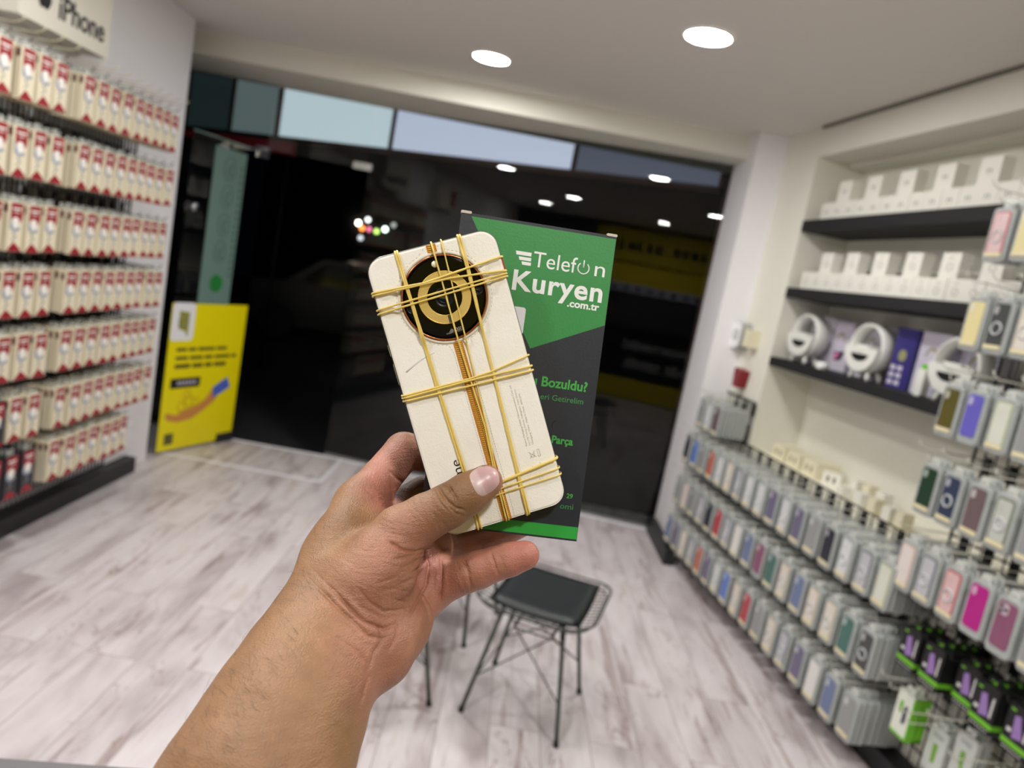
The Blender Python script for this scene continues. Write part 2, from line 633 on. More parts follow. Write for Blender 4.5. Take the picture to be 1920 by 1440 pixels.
# lit frosted canopy panels over the pavement, seen through the top of the glass
CAN = []
cpts = [(-3.34, 8.15), (-2.79, 7.91), (-1.48, 6.99), (0.24, 6.38), (1.9, 5.75)]
cols = [((70, 88, 92), 0.16), ((140, 156, 158), 0.34), ((214, 230, 240), 0.72), ((208, 214, 240), 0.74), ((128, 134, 158), 0.30)]
px_edges = [(345, 426), (432, 512), (522, 731), (738, 1080), (1090, 1372)]
BROWN = M('canopy_profile', (110, 82, 80), 0.6)


def canopy_pt(px_, zz):
    # the canopy fascia runs along a straight line on plan, in front of the glass
    a, b = Vector((-3.34, 8.15)), Vector((0.24, 6.38))
    d = ray(px_, 260)
    # intersect ray plan direction with fascia line
    den = d.x * (b.y - a.y) - d.y * (b.x - a.x)
    k = (a.x * (b.y - a.y) - a.y * (b.x - a.x)) / den
    p = EYE + d * k
    return Vector((p.x, p.y, zz))


cedge = []
can = empty('street_canopy', 'brown-framed canopy of lit frosted panels outside above the glass front', 'canopy')
for i, (e0, e1) in enumerate(px_edges):
    p0, p1 = canopy_pt(e0, 2.6), canopy_pt(e1, 2.6)
    c, e = cols[i]
    names = ['dim greenish panel', 'narrow grey panel', 'bright pale blue panel', 'bright lilac-white panel', 'dim blue-grey panel']
    nrm = Vector((p1.y - p0.y, -(p1.x - p0.x), 0)).normalized() * 0.03
    mb = MB()
    q = [p0, p1, p1 + Vector((0, 0, 0.75)), p0 + Vector((0, 0, 0.75))]
    mb.add([v for v in q] + [v - nrm for v in q], [(0, 1, 2, 3), (7, 6, 5, 4), (0, 4, 5, 1), (2, 6, 7, 3), (0, 3, 7, 4), (1, 5, 6, 2)])
    mb.build('lit_panel', M('lit_acrylic_%d' % i, c, 0.5, emit=e), can)['label'] = names[i]
    cedge += [p0, p1]
fr = MB()
for p in (cedge[0], (cedge[1] + cedge[2]) / 2, (cedge[3] + cedge[4]) / 2, (cedge[5] + cedge[6]) / 2, (cedge[7] + cedge[8]) / 2, cedge[9]):
    fr.tube([p, p + Vector((0, 0, 0.8))], 0.03, 4)
fr.tube([cedge[0] - Vector((0, 0, 0.025)), cedge[9] - Vector((0, 0, 0.025))], 0.03, 4)
fr.tube([cedge[0] + Vector((0, 0, 0.8)), cedge[9] + Vector((0, 0, 0.8))], 0.03, 4)
fr.build('frame', BROWN, can)
for p in (cedge[0] + Vector((-0.1, 0.1, 0)), cedge[9] + Vector((0.1, 0.1, 0))):
    MB().tube([(p.x, p.y, -0.1), (p.x, p.y, 3.4)], 0.04, 8).build('post', BROWN, can)
# red awning piece; a weak glow in its material stands in for light on it
mb = MB().box(-4.6, -3.0, 9.0, 9.2, 2.55, 2.85)
for x in (-4.55, -3.05):
    mb.tube([(x, 9.1, -0.1), (x, 9.1, 2.56)], 0.02, 6, mi=1)
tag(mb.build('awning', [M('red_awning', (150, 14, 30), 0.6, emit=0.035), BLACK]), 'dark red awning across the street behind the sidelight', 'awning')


# parked car across the street
def car(loc, rz):
    t = empty('car', 'dark parked car outside with one red tail lamp lit', 'car', None, loc, rz)
    prof = [(-2.1, 0.30), (-2.15, 0.75), (-1.95, 0.95), (-1.30, 1.0), (-0.75, 1.42), (0.55, 1.45), (1.20, 1.0), (2.0, 0.85), (2.15, 0.6), (2.1, 0.30)]
    MB().prism(prof, lambda a, b: (a, -0.82, b), lambda a, b: (a, 0.82, b)).build('body', M('dark_car_paint', (22, 24, 28), 0.25, 0.3), t)
    for sgn in (-1, 1):
        w = [(-1.12, 1.0), (-0.70, 1.36), (0.50, 1.38), (1.02, 1.0)]
        MB().prism(w, lambda a, b: (a, sgn * 0.825, b), lambda a, b: (a, sgn * 0.835, b)).build('side_window', M('car_glass', (12, 14, 18), 0.08), t)
        for x in (-1.35, 1.35):
            MB().lathe([(0.0, sgn * 0.86), (0.20, sgn * 0.86), (0.30, sgn * 0.84), (0.32, sgn * 0.70), (0.30, sgn * 0.64)], 24, axis='y') \
                .build('wheel', M('tyre_rubber', (14, 14, 14), 0.8), t, (x, 0, 0.32))
        MB().box(-2.17, -2.10, sgn * 0.62 - 0.12, sgn * 0.62 + 0.12, 0.66, 0.78) \
            .build('tail_lamp', M('tail_lamp_lit' if sgn > 0 else 'tail_lamp_off', (255, 20, 20) if sgn > 0 else (90, 10, 12), 0.3, emit=3.0 if sgn > 0 else 0), t)
    return t


cp = at_z(640, 800, -0.1)
car((-2.6, 12.6, -0.1), math.radians(15))
# far shop lights that show as small bright discs
lights = [(672, 418, (255, 250, 230), 22, 'warm white'), (690, 412, (240, 240, 240), 9, 'small pale'), (679, 428, (255, 130, 60), 12, 'orange'),
          (692, 430, (240, 120, 160), 5, 'pink'), (706, 434, (200, 240, 120), 7, 'green-yellow'), (722, 430, (240, 255, 240), 16, 'cool white'),
          (738, 422, (190, 190, 190), 3, 'faint grey'), (676, 446, (200, 200, 210), 6, 'dull silvery')]
for x, y, c, e, w in lights:
    p = at_y(x, y, 25.93)
    o = MB().lathe([(0.0, -0.07), (0.06, -0.05), (0.085, 0.0), (0.06, 0.05), (0.0, 0.07)], 12, axis='y') \
        .build('shop_light', M('far_lamp_' + w.replace(' ', '_'), c, 0.5, emit=e * 0.4), None, p)
    tag(o, w + ' lamp in the cluster of lights far across the street', 'lamp', 'far lights across the street')

# ------------------------------------------------------------------ back of the shop (mirrored in the glass)
t = empty('wall_banner', 'yellow banner with dark lettering high on the back wall', 'banner', None, (0.2, -1.795, 2.45))
MB().box(-1.0, 2.2, -0.004, 0.03, -0.25, 0.30).build('board', M('banner_yellow', (214, 196, 10), 0.5), t)
bt = MB()
for k, w in enumerate((0.10, 0.07, 0.12, 0.07, 0.10, 0.12, 0.0, 0.11, 0.09, 0.10, 0.08, 0.12)):
    if w:
        bt.box(-0.75 + k * 0.15, -0.75 + k * 0.15 + w, 0.03, 0.034, -0.06, 0.08)
bt.build('lettering', M('banner_ink', (40, 38, 12), 0.5), t)
t = empty('wall_board', 'yellow and white price board under the banner on the back wall', 'board', None, (0.2, -1.795, 1.95))
MB().box(-0.9, 2.2, -0.004, 0.03, -0.10, 0.22).build('board', M('board_yellow', (240, 214, 0), 0.5), t)
MB().box(-0.9, 2.2, -0.004, 0.031, -0.24, -0.10).build('lower_stripe', M('board_white', (210, 212, 226), 0.5), t)
bt = MB()
for k in range(14):
    bt.box(-0.8 + k * 0.2, -0.70 + k * 0.2, 0.031, 0.035, -0.21, -0.14)
bt.build('lettering', M('board_navy', (40, 44, 110), 0.5), t)
t = empty('service_counter', 'black service counter with white lettering at the back', 'counter', None, (0.45, -1.25, 0))
MB().box(-0.95, 1.3, -0.5, 0.0, 0, 1.12).build('body', BLACK, t)
MB().box(-1.0, 1.35, -0.52, 0.03, 1.12, 1.16).build('countertop', BLACK, t)
TXW = M('counter_lettering', (190, 190, 190), 0.5)
rot = Matrix.Rotation(PI, 4, 'Z') @ Matrix.Rotation(PI / 2, 4, 'X')
text_part('lettering', 'TELEFON TAMİRİ', 0.17, TXW, t, Matrix.Translation((0.95, 0.004, 0.82)) @ rot, bold=0.006)
text_part('lettering', 'TEKNİK SERVİS', 0.19, TXW, t, Matrix.Translation((1.0, 0.004, 0.52)) @ rot, bold=0.006)
MB().box(-0.95, 1.3, 0.0, 0.006, 0.02, 0.34).build('lower_panel', M('banner_yellow'), t)

# dark desk the photographer leans over (corner of the frame)
dk = MB()
p0, p1 = at_z(-60, 1417, 1.0), at_z(300, 1444, 1.0)
dd = (p1 - p0).normalized()
dang = math.atan2(dd.y, dd.x)
t = empty('service_desk', 'dark grey desk edge in the bottom corner of the frame', 'desk', None, (p0.x, p0.y, 0), dang)
MB().box(-0.30, 0.42, -0.55, 0.0, 0.965, 1.0).build('desktop', M('desk_top', (92, 90, 92), 0.5), t)
MB().box(-0.25, 0.38, -0.50, -0.04, 0.0, 0.965).build('body', BLACK, t)

# ================================================================== cable wall
ORD = ['first', 'second', 'third', 'fourth', 'fifth', 'sixth', 'seventh', 'eighth', 'ninth', 'tenth', 'eleventh', 'twelfth', 'thirteenth',
       'fourteenth', 'fifteenth', 'sixteenth', 'seventeenth', 'eighteenth', 'nineteenth']
KRAFT = M('cream_card', (222, 212, 186), 0.6)
REDC = M('red_card', (146, 26, 38), 0.5)
WHC = M('white_card', (236, 232, 224), 0.5)
GREYP = M('grey_blue_print', (150, 158, 172), 0.5)
DKRED = M('dark_red_card', (92, 20, 22), 0.5)
CHAR = M('charcoal_card', (42, 42, 46), 0.45)
CLEARP = M('clear_plastic', (226, 228, 222), 0.15, alpha=0.35)


def grid_panel(name, label, origin, along, rz, length, z0, z1, step=0.05, group=None, material=BLKMET, zstep=None, hw=0.002):
    """wire grid; local y runs along the wall, x = 0 is the wire plane"""
    t = empty(name, label, 'wire rack', group, origin, rz)
    v = MB()
    n = max(1, round(length / step))
    for i in range(n + 1):
        y = length * i / n
        v.box(-0.002, 0.002, y - hw, y + hw, z0, z1)
    h = MB()
    z = z1
    while z > z0 - 1e-6:
        h.box(-0.006, -0.002, -0.0, length, z - 0.003, z + 0.003)
        z -= (zstep or 0.09)
    f = MB()
    f.tube([(0, 0, z0), (0, 0, z1), (0, length, z1), (0, length, z0)], 0.006, 6, closed=True)
    v.build('vertical_wires', material, t)
    h.build('cross_wires', material, t)
    f.build('frame', material, t)
    return t


def hook_mesh(out, up=0):
    """double display hook; -x points into the room, wires grow from x = 0"""
    m = MB()
    m.tube([(0, 0, 0), (-out, 0, 0), (-out - 0.012, 0, 0.006), (-out - 0.016, 0, 0.022)], 0.0024, 6)
    m.tube([(0, 0, 0.0), (0, 0, 0.035), (-out * 0.6, 0, 0.037), (-out - 0.03, 0, 0.040), (-out - 0.055, 0, 0.052), (-out - 0.062, 0, 0.066)], 0.0024, 6, mi=up)
    return m


HOOK = hook_mesh(0.23).mesh('hook', WHMET)
HOOKS = MB().tube([(0, 0, 0), (-0.23, 0, 0), (-0.242, 0, 0.006), (-0.246, 0, 0.022)], 0.0026, 6).mesh('hook', BLKMET)
HOOKD = hook_mesh(0.23, 1).mesh('hook', [BLKMET, M('cream_coated_wire', (196, 188, 160), 0.4)])
CLIP = MB().box(-0.004, 0.006, -0.017, 0.017, -0.03, 0.045).mesh('back_clip', BLACK)


def place_hook(loc, rz, label, group, mesh=None):
    o = link('display_hook', mesh or ((HOOKD if loc[2] > 2.1 else HOOKS) if 'cable wall' in group else HOOK), None, loc, rz)
    tag(o, label, 'hook', group)
    c = link('back_clip', CLIP, o)
    return o


# ---- cable boxes: front faces -x of their own frame
def cable_box_mesh(dark=False):
    w, h, d = 0.085, 0.190, 0.024
    m = MB()
    body, top, art, pr = (3, 1, 2, 4) if dark else (0, 1, 2, 4)
    m.box(0, d, -w / 2, w / 2, -h, 0, body)
    e = -0.0004
    y0, y1 = -w / 2, w / 2

    def fl(pts, mi, k=1):
        m.poly([(e * k, y, z) for y, z in pts], mi)
    fl([(y0 + 0.006, -0.003), (y1 - 0.012, -0.003), (y1 - 0.012, -0.080), (y1 - 0.024, -0.096), (-0.004, -0.088), (y0 + 0.016, -0.078), (y0 + 0.006, -0.060)], 1)
    # white plug artwork with its cable
    fl(disc(0.022, 16, 0.002, -0.078), 2, 2)
    fl([(y1 - 0.016, -0.066), (y1 - 0.008, -0.080), (y1 - 0.014, -0.104), (0.004, -0.108), (0.014, -0.092)], 4, 3)
    fl([(-0.026, -0.028), (0.022, -0.028), (0.022, -0.021), (-0.026, -0.021)], 2, 2)
    fl([(-0.018, -0.040), (0.014, -0.040), (0.014, -0.036), (-0.018, -0.036)], 2, 2)
    fl([(-0.020, -0.092), (0.004, -0.105), (0.0, -0.113), (-0.027, -0.104)], 4, 3)
    m.tube([(e * 3, 0.0, -0.10), (e * 3, 0.012, -0.118), (e * 3, -0.004, -0.132), (e * 3, 0.016, -0.146)], 0.0022, 4, mi=4)
    # red peak at the foot
    fl([(y0 + 0.001, -h + 0.001), (y1 - 0.001, -h + 0.001), (y1 - 0.010, -h + 0.012), (0.004, -h + 0.038), (y0 + 0.008, -h + 0.012)], 1)
    # dark red slot printed at the head of the side
    for s_ in (y0 - 0.0004, y1 + 0.0004):
        m.poly([(0.005, s_, -0.010), (d - 0.005, s_, -0.010), (d - 0.005, s_, -0.040), (0.005, s_, -0.040)], 5)
    # clear hang tab with the hole
    m.box(0.010, 0.012, -0.022, 0.022, 0, 0.026, 6)
    mats = [KRAFT, REDC, WHC, CHAR, GREYP, DKRED, CLEARP]
    return m.mesh('cable_box', mats)


CBOX = cable_box_mesh(False)
CBOXD = cable_box_mesh(True)
ROWZ = [2.137, 1.850, 1.565, 1.300, 1.035, 0.765, 0.515]
ROWN = ['top row', 'second row', 'third row', 'middle row', 'fifth row', 'sixth row', 'bottom row']
COLY = [4.02, 3.925, 3.83, 3.74, 3.65, 3.555, 3.45, 3.35, 3.245, 3.065, 2.955, 2.85, 2.735]
LWX = -2.205
for i, (y0, ln, lab) in enumerate(((3.16, 0.95, 'black wire grid panel of the cable wall next to the glass front'),
                                   (2.16, 0.97, 'black wire grid panel of the cable wall next to the desk'))):
    grid_panel('wire_grid', lab, (LWX, y0 + ln, 0), None, PI, ln, 0.12, 2.2, 0.034, 'wire grids of the cable wall', BLKMET, 0.047, 0.0036)
# strip lower than the hooks: white rail at the foot of the rack
stock = MB()
rng = random.Random(3)
DEP = 5
for r, zt in enumerate(ROWZ):
    for k, y in enumerate(COLY):
        if r == 6 and k < 2:
            continue
        where = '%s hook from the glass front, %s, cable wall' % (ORD[k], ROWN[r])
        place_hook((LWX + 0.004, y, zt + 0.020), PI, ('cream-tipped wire hook, ' if r == 0 else 'plain black wire hook, ') + where, 'hooks on the cable wall')
        n = DEP
        dark = (r == 5 and k >= 11) or (r == 6 and k >= 9)
        for q in range(n):
            x = LWX + 0.022 + 7 * 0.0275 - q * 0.0275 + 0.024 + (rng.uniform(-0.004, 0.006) if q == 0 else 0)
            jy, jr = rng.uniform(-0.003, 0.003), rng.uniform(-0.03, 0.03)
            if q < 3:
                nm = 'black and red cable box' if dark else 'red and white cable box'
                ln_ = ('front ', 'second ', 'third ')[q]
                o = link('cable_box', CBOXD if dark else CBOX, None, (x, y + jy, zt + rng.uniform(-0.003, 0.003)), PI + jr)
                tag(o, ln_ + nm + ', ' + where, 'cable box', 'boxed cables hanging on the cable wall')
            else:
                stock.box(x - 0.024, x, y - 0.0415 + jy, y + 0.0415 + jy, zt - 0.188, zt, 1 if dark else 0)
                for sgn in (-1, 1):
                    yy = y + jy + sgn * 0.0419
                    stock.poly([(x - 0.019, yy, zt - 0.010), (x - 0.005, yy, zt - 0.010), (x - 0.005, yy, zt - 0.040), (x - 0.019, yy, zt - 0.040)], 2)
tag(stock.build('cable_box_stock', [KRAFT, CHAR, DKRED]), 'cream boxed cables hanging deeper on the hooks of the cable wall', 'cable box', None, 'stuff')
# price rail wire under the bottom row at the glass end
o = MB().tube([(-2.20, 4.12, 0.43), (-2.05, 4.12, 0.43), (-2.05, 4.12, 0.37), (-2.20, 4.12, 0.37)], 0.002, 5, closed=True).build('price_rail', CLEARP)
tag(o, 'clear price rail end under the cable rack by the glass front', 'price rail')

# ---- lit box sign above the rack
t = empty('wall_sign', 'white box sign with a fruit emblem and black lettering above the cable rack', 'sign', None, (-2.24, 3.0, 2.28))
MB().box(0, 0.13, -0.02, 0.60, 0.0, 0.30).build('box', M('sign_white', (232, 228, 214), 0.5), t)
BLKT = M('sign_black', (20, 20, 20), 0.4)
rot = Matrix.Rotation(PI / 2, 4, 'Z') @ Matrix.Rotation(PI / 2, 4, 'X')
text_part('lettering', 'iPhone', 0.135, BLKT, t, Matrix.Translation((0.131, 0.215, 0.062)) @ rot, bold=0.0015, depth=0.002, fit=0.33)
em = MB()
ap = [(0.0, -0.055), (0.016, -0.06), (0.032, -0.052), (0.044, -0.03), (0.048, -0.016), (0.038, -0.002), (0.036, 0.014), (0.046, 0.028),
      (0.034, 0.037), (0.020, 0.038), (0.004, 0.032), (-0.014, 0.038), (-0.030, 0.036), (-0.044, 0.022), (-0.048, 0.0), (-0.042, -0.026),
      (-0.030, -0.050), (-0.018, -0.060)]
ax = lambda y, z: (0.132, 0.125 + y * 0.95, 0.125 + z * 0.95)
em.poly([ax(y, z) for y, z in ap])
em.poly([ax(y, z) for y, z in ((0.002, 0.042), (0.004, 0.056), (0.012, 0.066), (0.022, 0.070), (0.020, 0.056), (0.012, 0.046))])
em.build('emblem', BLKT, t)
# its neighbour, mirrored in the pane only
t = empty('wall_sign', 'white box sign with a red mark, farther from the glass front than the fruit sign', 'sign', None, (-2.24, 1.5, 2.28))
MB().box(0, 0.13, 0, 0.60, 0.0, 0.30).build('box', M('sign_white'), t)
MB().box(0.131, 0.134, 0.08, 0.20, 0.05, 0.25).build('red_mark', REDC, t)

# ================================================================== case wall
SHM = M('black_shelf_board', (12, 12, 15), 0.75)


def wthing(name, label, cat, group, a, s, z):
    return empty(name, label, cat, group, W(a, s, z), TH)


# shelves
for z0, z1, lab in ((2.20, 2.262, 'top'), (1.815, 1.872, 'middle'), (1.405, 1.457, 'lowest')):
    o = MB().box(0, 0.30, -2.5, 0, 0, z1 - z0).build('wall_shelf', SHM, None, W(2.198, 4.055, z0), TH)
    tag(o, 'long black %s shelf board in the niche of the case wall' % lab, 'shelf', 'black shelves in the niche')

# white boxes on the two upper shelves
WB = M('white_carton', (236, 234, 224), 0.45)
INK = M('pale_grey_print', (168, 168, 164), 0.5)


def white_box_mesh(w, h, d, kind):
    m = MB().box(0, d, -w, 0, 0, h)
    e = -0.0006
    if kind == 0:       # ear-bud drawing
        m.poly([(e, -w * .5 + y, h * .5 + z) for y, z in [(-0.016, 0.004), (-0.006, 0.010), (-0.002, 0.002), (-0.008, -0.004), (-0.008, -0.014), (-0.012, -0.014)]], 1)
        m.poly([(e, -w * .5 - y, h * .5 + z) for y, z in [(-0.016, 0.004), (-0.006, 0.010), (-0.002, 0.002), (-0.008, -0.004), (-0.008, -0.014), (-0.012, -0.014)]], 1)
    else:
        m.tube([(e, -w * .5 + a, h * .45 + b) for a, b in disc(0.016, 14)], 0.0016, 4, mi=1, closed=True)
        m.poly([(e, -w * .5 + a, h * .78 + b) for a, b in ((-0.012, 0), (0.012, 0), (0.012, 0.004), (-0.012, 0.004))], 1)
    return m.mesh('accessory_box', [WB, INK])


low = [white_box_mesh(0.104, 0.100, 0.10, 0), white_box_mesh(0.104, 0.100, 0.10, 1)]
upm = [white_box_mesh(0.115, 0.112, 0.06, 0), white_box_mesh(0.110, 0.110, 0.06, 1)]
for sh, (zt, sup, pitch, s0, nm) in enumerate(((2.2625, 3.85, 0.2535, 3.97, 'top'), (1.8725, 3.85, 0.235, 4.005, 'middle'))):
    for k in range(15):
        s_ = s0 - k * 0.1065
        o = link('accessory_box', low[sh], None, W(2.245 + rng.uniform(0, .003), s_, zt), TH)
        tag(o, 'white accessory box standing on the %s black shelf, %s from the pier' % (nm, ORD[k]), 'box', 'white boxes standing on the %s shelf' % nm)
    for k in range(7):
        s_ = sup - k * pitch
        if s_ < 2.4:
            continue
        o = link('accessory_box', upm[sh], None, W(2.252, s_, zt + 0.1003), TH)
        tag(o, 'white box stacked upon the box row of the %s black shelf, %s from the pier' % (nm, ORD[k]), 'box', 'stacked white boxes, %s shelf' % nm)
    # second rank of boxes in the gaps, further in
    for k in range(7):
        s_ = sup - k * pitch - 0.135
        if s_ < 2.4:
            continue
        o = link('accessory_box', low[sh], None, W(2.375, s_, zt), TH)
        o.scale.z = 1.45
        tag(o, 'taller white box at the back of the %s black shelf, %s gap from the pier' % (nm, ORD[k]), 'box', 'rear white boxes on the %s shelf' % nm)


# ---- ring shaped speaker lamps on the lowest shelf
SPW = M('speaker_white', (228, 228, 222), 0.35)
SPB = M('speaker_dark_mesh', (24, 26, 26), 0.4)


def speaker(s_, lab):
    t = wthing('ring_speaker', lab, 'speaker', 'white ring speakers on the lowest black shelf', 2.32, s_, 1.4575)
    t.rotation_euler.z = TH + 0.07
    R0, R1, dpt, zc = 0.128, 0.114, 0.085, 0.155
    ring = MB()
    a0, a1, n = math.radians(-200), math.radians(150), 44
    pts = []
    sec = [(-dpt / 2, R1), (-dpt / 2 + 0.008, R0), (dpt / 2 - 0.008, R0), (dpt / 2, R1), (0, R1 - 0.004)]
    vs = []
    for i in range(n + 1):
        a = PI * 2 * i / n
        for x, r in sec:
            vs.append((x, r * math.cos(a), zc + r * math.sin(a)))
    k = len(sec)
    fs = [(i * k + j, i * k + (j + 1) % k, (i + 1) * k + (j + 1) % k, (i + 1) * k + j) for i in range(n) for j in range(k)]
    ring.add(vs, fs, 0, True)
    ring.build('light_ring', SPW, t)
    # lower bowl
    arc = [(0.118 * math.cos(a), zc + 0.118 * math.sin(a)) for a in [PI + PI * j / 20 for j in range(21)]]
    MB().prism([(-0.118, zc + 0.004)] + arc[1:] + [(0.118, zc + 0.004)], lambda y, z: (-0.060, y, z), lambda y, z: (0.045, y, z)).build('bowl', SPW, t)
    sm = [(0.062 * math.cos(a), zc - 0.030 + 0.036 * math.sin(a)) for a in [PI + PI * j / 14 for j in range(15)]]
    MB().prism(sm, lambda y, z: (-0.062, y, z), lambda y, z: (-0.059, y, z)).build('display_window', SPB, t)
    MB().prism(rrect(0.05, 0.012, 0.005, 3, 0, zc - 0.012), lambda y, z: (-0.064, y, z), lambda y, z: (-0.056, y, z)).build('nose_bar', SPW, t)
    for sx, sy in ((-1, -1), (-1, 1), (1, -1), (1, 1)):
        MB().tube([(sx * 0.025, sy * 0.045, 0.055), (sx * 0.035, sy * 0.062, 0.010), (sx * 0.036, sy * 0.064, 0.0)], 0.01, 8,
                  radii=[0.013, 0.010, 0.008]).build('foot', SPW, t)
    MB().prism(rrect(0.09, 0.012, 0.004, 3, 0, zc + 0.010), lambda y, z: (-0.055, y, z), lambda y, z: (0.04, y, z)).build('charging_pad', SPW, t)
    return t


speaker(3.90, 'white ring speaker with four feet on the lowest black shelf, closest to the pier')
speaker(3.32, 'white ring speaker with four feet on the lowest black shelf, between the other two')
speaker(2.71, 'white ring speaker with four feet on the lowest black shelf, beside the tall case rack')
LIL = M('lilac_carton', (206, 200, 216), 0.45)
PUR = M('deep_violet_carton', (54, 46, 118), 0.45)
PNK = M('pink_print', (214, 120, 176), 0.5)
OLI = M('olive_print', (150, 150, 104), 0.5)
BLU = M('teal_print', (96, 140, 190), 0.5)


def art_box(s0, s1, h, lab, a=2.40, kind=0):
    w = s0 - s1
    m = MB().box(0, 0.09, -w, 0, 0, h)
    e = -0.0007
    if kind == 0:
        m.poly([(e, -w * .45 + y, h * .68 + z) for y, z in [(0.04, -0.02), (0.03, 0.012), (0.0, 0.028), (-0.03, 0.012), (-0.04, -0.02), (-0.028, -0.02), (-0.02, 0.004), (0.0, 0.014), (0.02, 0.004), (0.03, -0.02)]], 2)
        m.poly([(e, -w * .5 + y, h * .30 + z) for y, z in [(0.05, 0.02), (-0.05, 0.03), (-0.03, -0.02), (0.03, -0.03)]], 3)
        m.poly([(e * 2, -w * .35 + y, h * .27 + z) for y, z in [(0.02, 0.02), (-0.03, 0.03), (-0.03, 0.01), (0.0, -0.02)]], 4)
    else:
        m.poly([(e, -w * .5 + a_, h * .55 + b) for a_, b in disc(0.028, 18)], 2)
        for j in range(3):
            for i in range(2):
                m.poly([(e, -w * .3 - i * 0.05 + a_, h * .30 - j * 0.035 + b) for a_, b in ((0, 0), (0.035, 0), (0.035, 0.022), (0, 0.022))], 1)
    o = m.build('speaker_carton', [PUR if kind else LIL, LIL, OLI, SPB, PNK], None, W(a, s0, 1.4575), TH)
    return tag(o, lab, 'box')


art_box(4.02, 3.80, 0.285, 'white speaker carton standing behind the speaker closest to the pier')
art_box(3.79, 3.62, 0.275, 'lilac speaker carton standing between the two speakers closest to the pier')
art_box(3.56, 3.31, 0.280, 'lilac carton directly behind the speaker between the other two')
art_box(3.17, 3.03, 0.285, 'narrow deep violet carton standing on the lowest black shelf', 2.33, 1)
art_box(3.025, 2.84, 0.285, 'white carton with pink print beside the deep violet carton', 2.35)
art_box(2.83, 2.62, 0.280, 'lilac carton behind the speaker beside the tall case rack')
o = MB().prism(rrect(0.05, 0.12, 0.012), lambda y, z: (0, y, z + 0.06), lambda y, z: (0.035, y, z + 0.06)) \
    .box(0.004, 0.030, -0.020, 0.012, 0.118, 0.14, 1).build('travel_charger', [SPW, M('bright_green', (96, 196, 40), 0.4)], None, W(2.26, 2.86, 1.4575), TH)
tag(o, 'small white charger with a green top between carton and speaker', 'charger')
o = MB().tube([(0, 0.05, 0.02), (0, -0.04, 0.02)], 0.02, 10).lathe([(0, 0), (0.025, 0.0), (0.028, 0.014), (0, 0.02)], 14).build('mini_speaker', SPW, None, W(2.24, 3.58, 1.4575), TH)
tag(o, 'small white gadget lying on the lowest black shelf beside a speaker', 'gadget')

# ---- things on the cream ledge
CRM = M('cream_box', (232, 224, 196), 0.5)
CRI = M('dark_cream_print', (110, 104, 84), 0.5)


def ledge_box(s0, a, w, h, d, mat, lab, ink=True, rz=0.0):
    m = MB().box(0, d, -w, 0, 0, h)
    if ink:
        for q in range(2):
            m.poly([(-0.0006, -w * (0.3 + 0.35 * q) + y, h * 0.5 + z) for y, z in ((-0.010, -0.016), (0.004, -0.018), (0.006, 0.008), (-0.002, 0.018), (-0.010, 0.010))], 1)
    o = m.build('charger_box', [mat, CRI], None, W(a, s0, 0.8805), TH + rz)
    return tag(o, lab, 'box', 'small boxes on the cream ledge')


ledge_box(3.955, 2.30, 0.135, 0.082, 0.12, CRM, 'cream charger box on the ledge, closest to the pier')
ledge_box(3.79, 2.30, 0.135, 0.080, 0.12, CRM, 'cream charger box on the ledge, second from the pier')
ledge_box(3.62, 2.30, 0.135, 0.084, 0.14, CRM, 'cream charger box on the ledge, third from the pier')
ledge_box(3.42, 2.30, 0.10, 0.07, 0.03, WB, 'flat white box with a dark mark leaning behind the third cream box', rz=0.5)
cub = [(3.19, 2.24, 0.045, 0.055, 'slim white adapter on the ledge in front of the white box row'),
       (3.27, 2.36, 0.05, 0.08, 'white adapter box on the ledge at the back wall, closest to the pier'),
       (3.17, 2.36, 0.05, 0.085, 'cream adapter box on the ledge at the back wall, second from the pier'),
       (3.08, 2.37, 0.06, 0.08, 'white adapter box on the ledge at the back wall, third from the pier'),
       (3.05, 2.24, 0.05, 0.07, 'white adapter box on the ledge front, beside the slim adapter'),
       (2.95, 2.24, 0.05, 0.075, 'cream adapter box on the ledge front, second after the slim adapter'),
       (2.86, 2.25, 0.055, 0.07, 'white adapter box on the ledge front, third after the slim adapter'),
       (2.77, 2.25, 0.05, 0.075, 'cream adapter box on the ledge front, beside the tall case rack')]
for i, (s0, a, w, h, lab) in enumerate(cub):
    ledge_box(s0, a, w, h, 0.055, CRM if 'cream' in lab else WB, lab, False)

# ---- things on the pier strip
t = wthing('wall_clock_box', 'white rounded gadget with a round grey dial on the pier', 'gadget', None, 2.13, 4.42, 1.535)
MB().prism(rrect(0.13, 0.17, 0.04), lambda y, z: (0.0, y, z), lambda y, z: (0.069, y, z)).build('case', M('gadget_grey', (170, 172, 168), 0.4), t)
MB().prism(rrect(0.125, 0.165, 0.04), lambda y, z: (-0.004, y, z), lambda y, z: (0.0, y, z)).build('front_plate', PANELW, t)
MB().prism(disc(0.034), lambda y, z: (-0.006, y, z), lambda y, z: (-0.004, y, z)).build('dial', M('dial_grey', (150, 156, 154), 0.4), t)
MB().prism(disc(0.022), lambda y, z: (-0.008, y, z), lambda y, z: (-0.006, y, z)).build('dial_centre', M('dial_light', (214, 218, 216), 0.4), t)
o = MB().box(0, 0.068, -0.04, 0.04, -0.055, 0.055).build('small_carton', CRM, None, W(2.13, 4.27, 1.53), TH)
tag(o, 'small cream carton fixed beside the white gadget on the pier', 'box')
rd = MB().prism([(-0.055, 0.05), (0.05, 0.06), (0.035, -0.06), (-0.035, -0.06)], lambda y, z: (0.0, y, z), lambda y, z: (0.06, y, z))
o = rd.build('card_holder', M('dark_red_plastic', (132, 18, 30), 0.4), None, W(2.138, 4.30, 1.275), TH)
tag(o, 'dark red card holder mounted on the pier under the white gadget', 'holder')

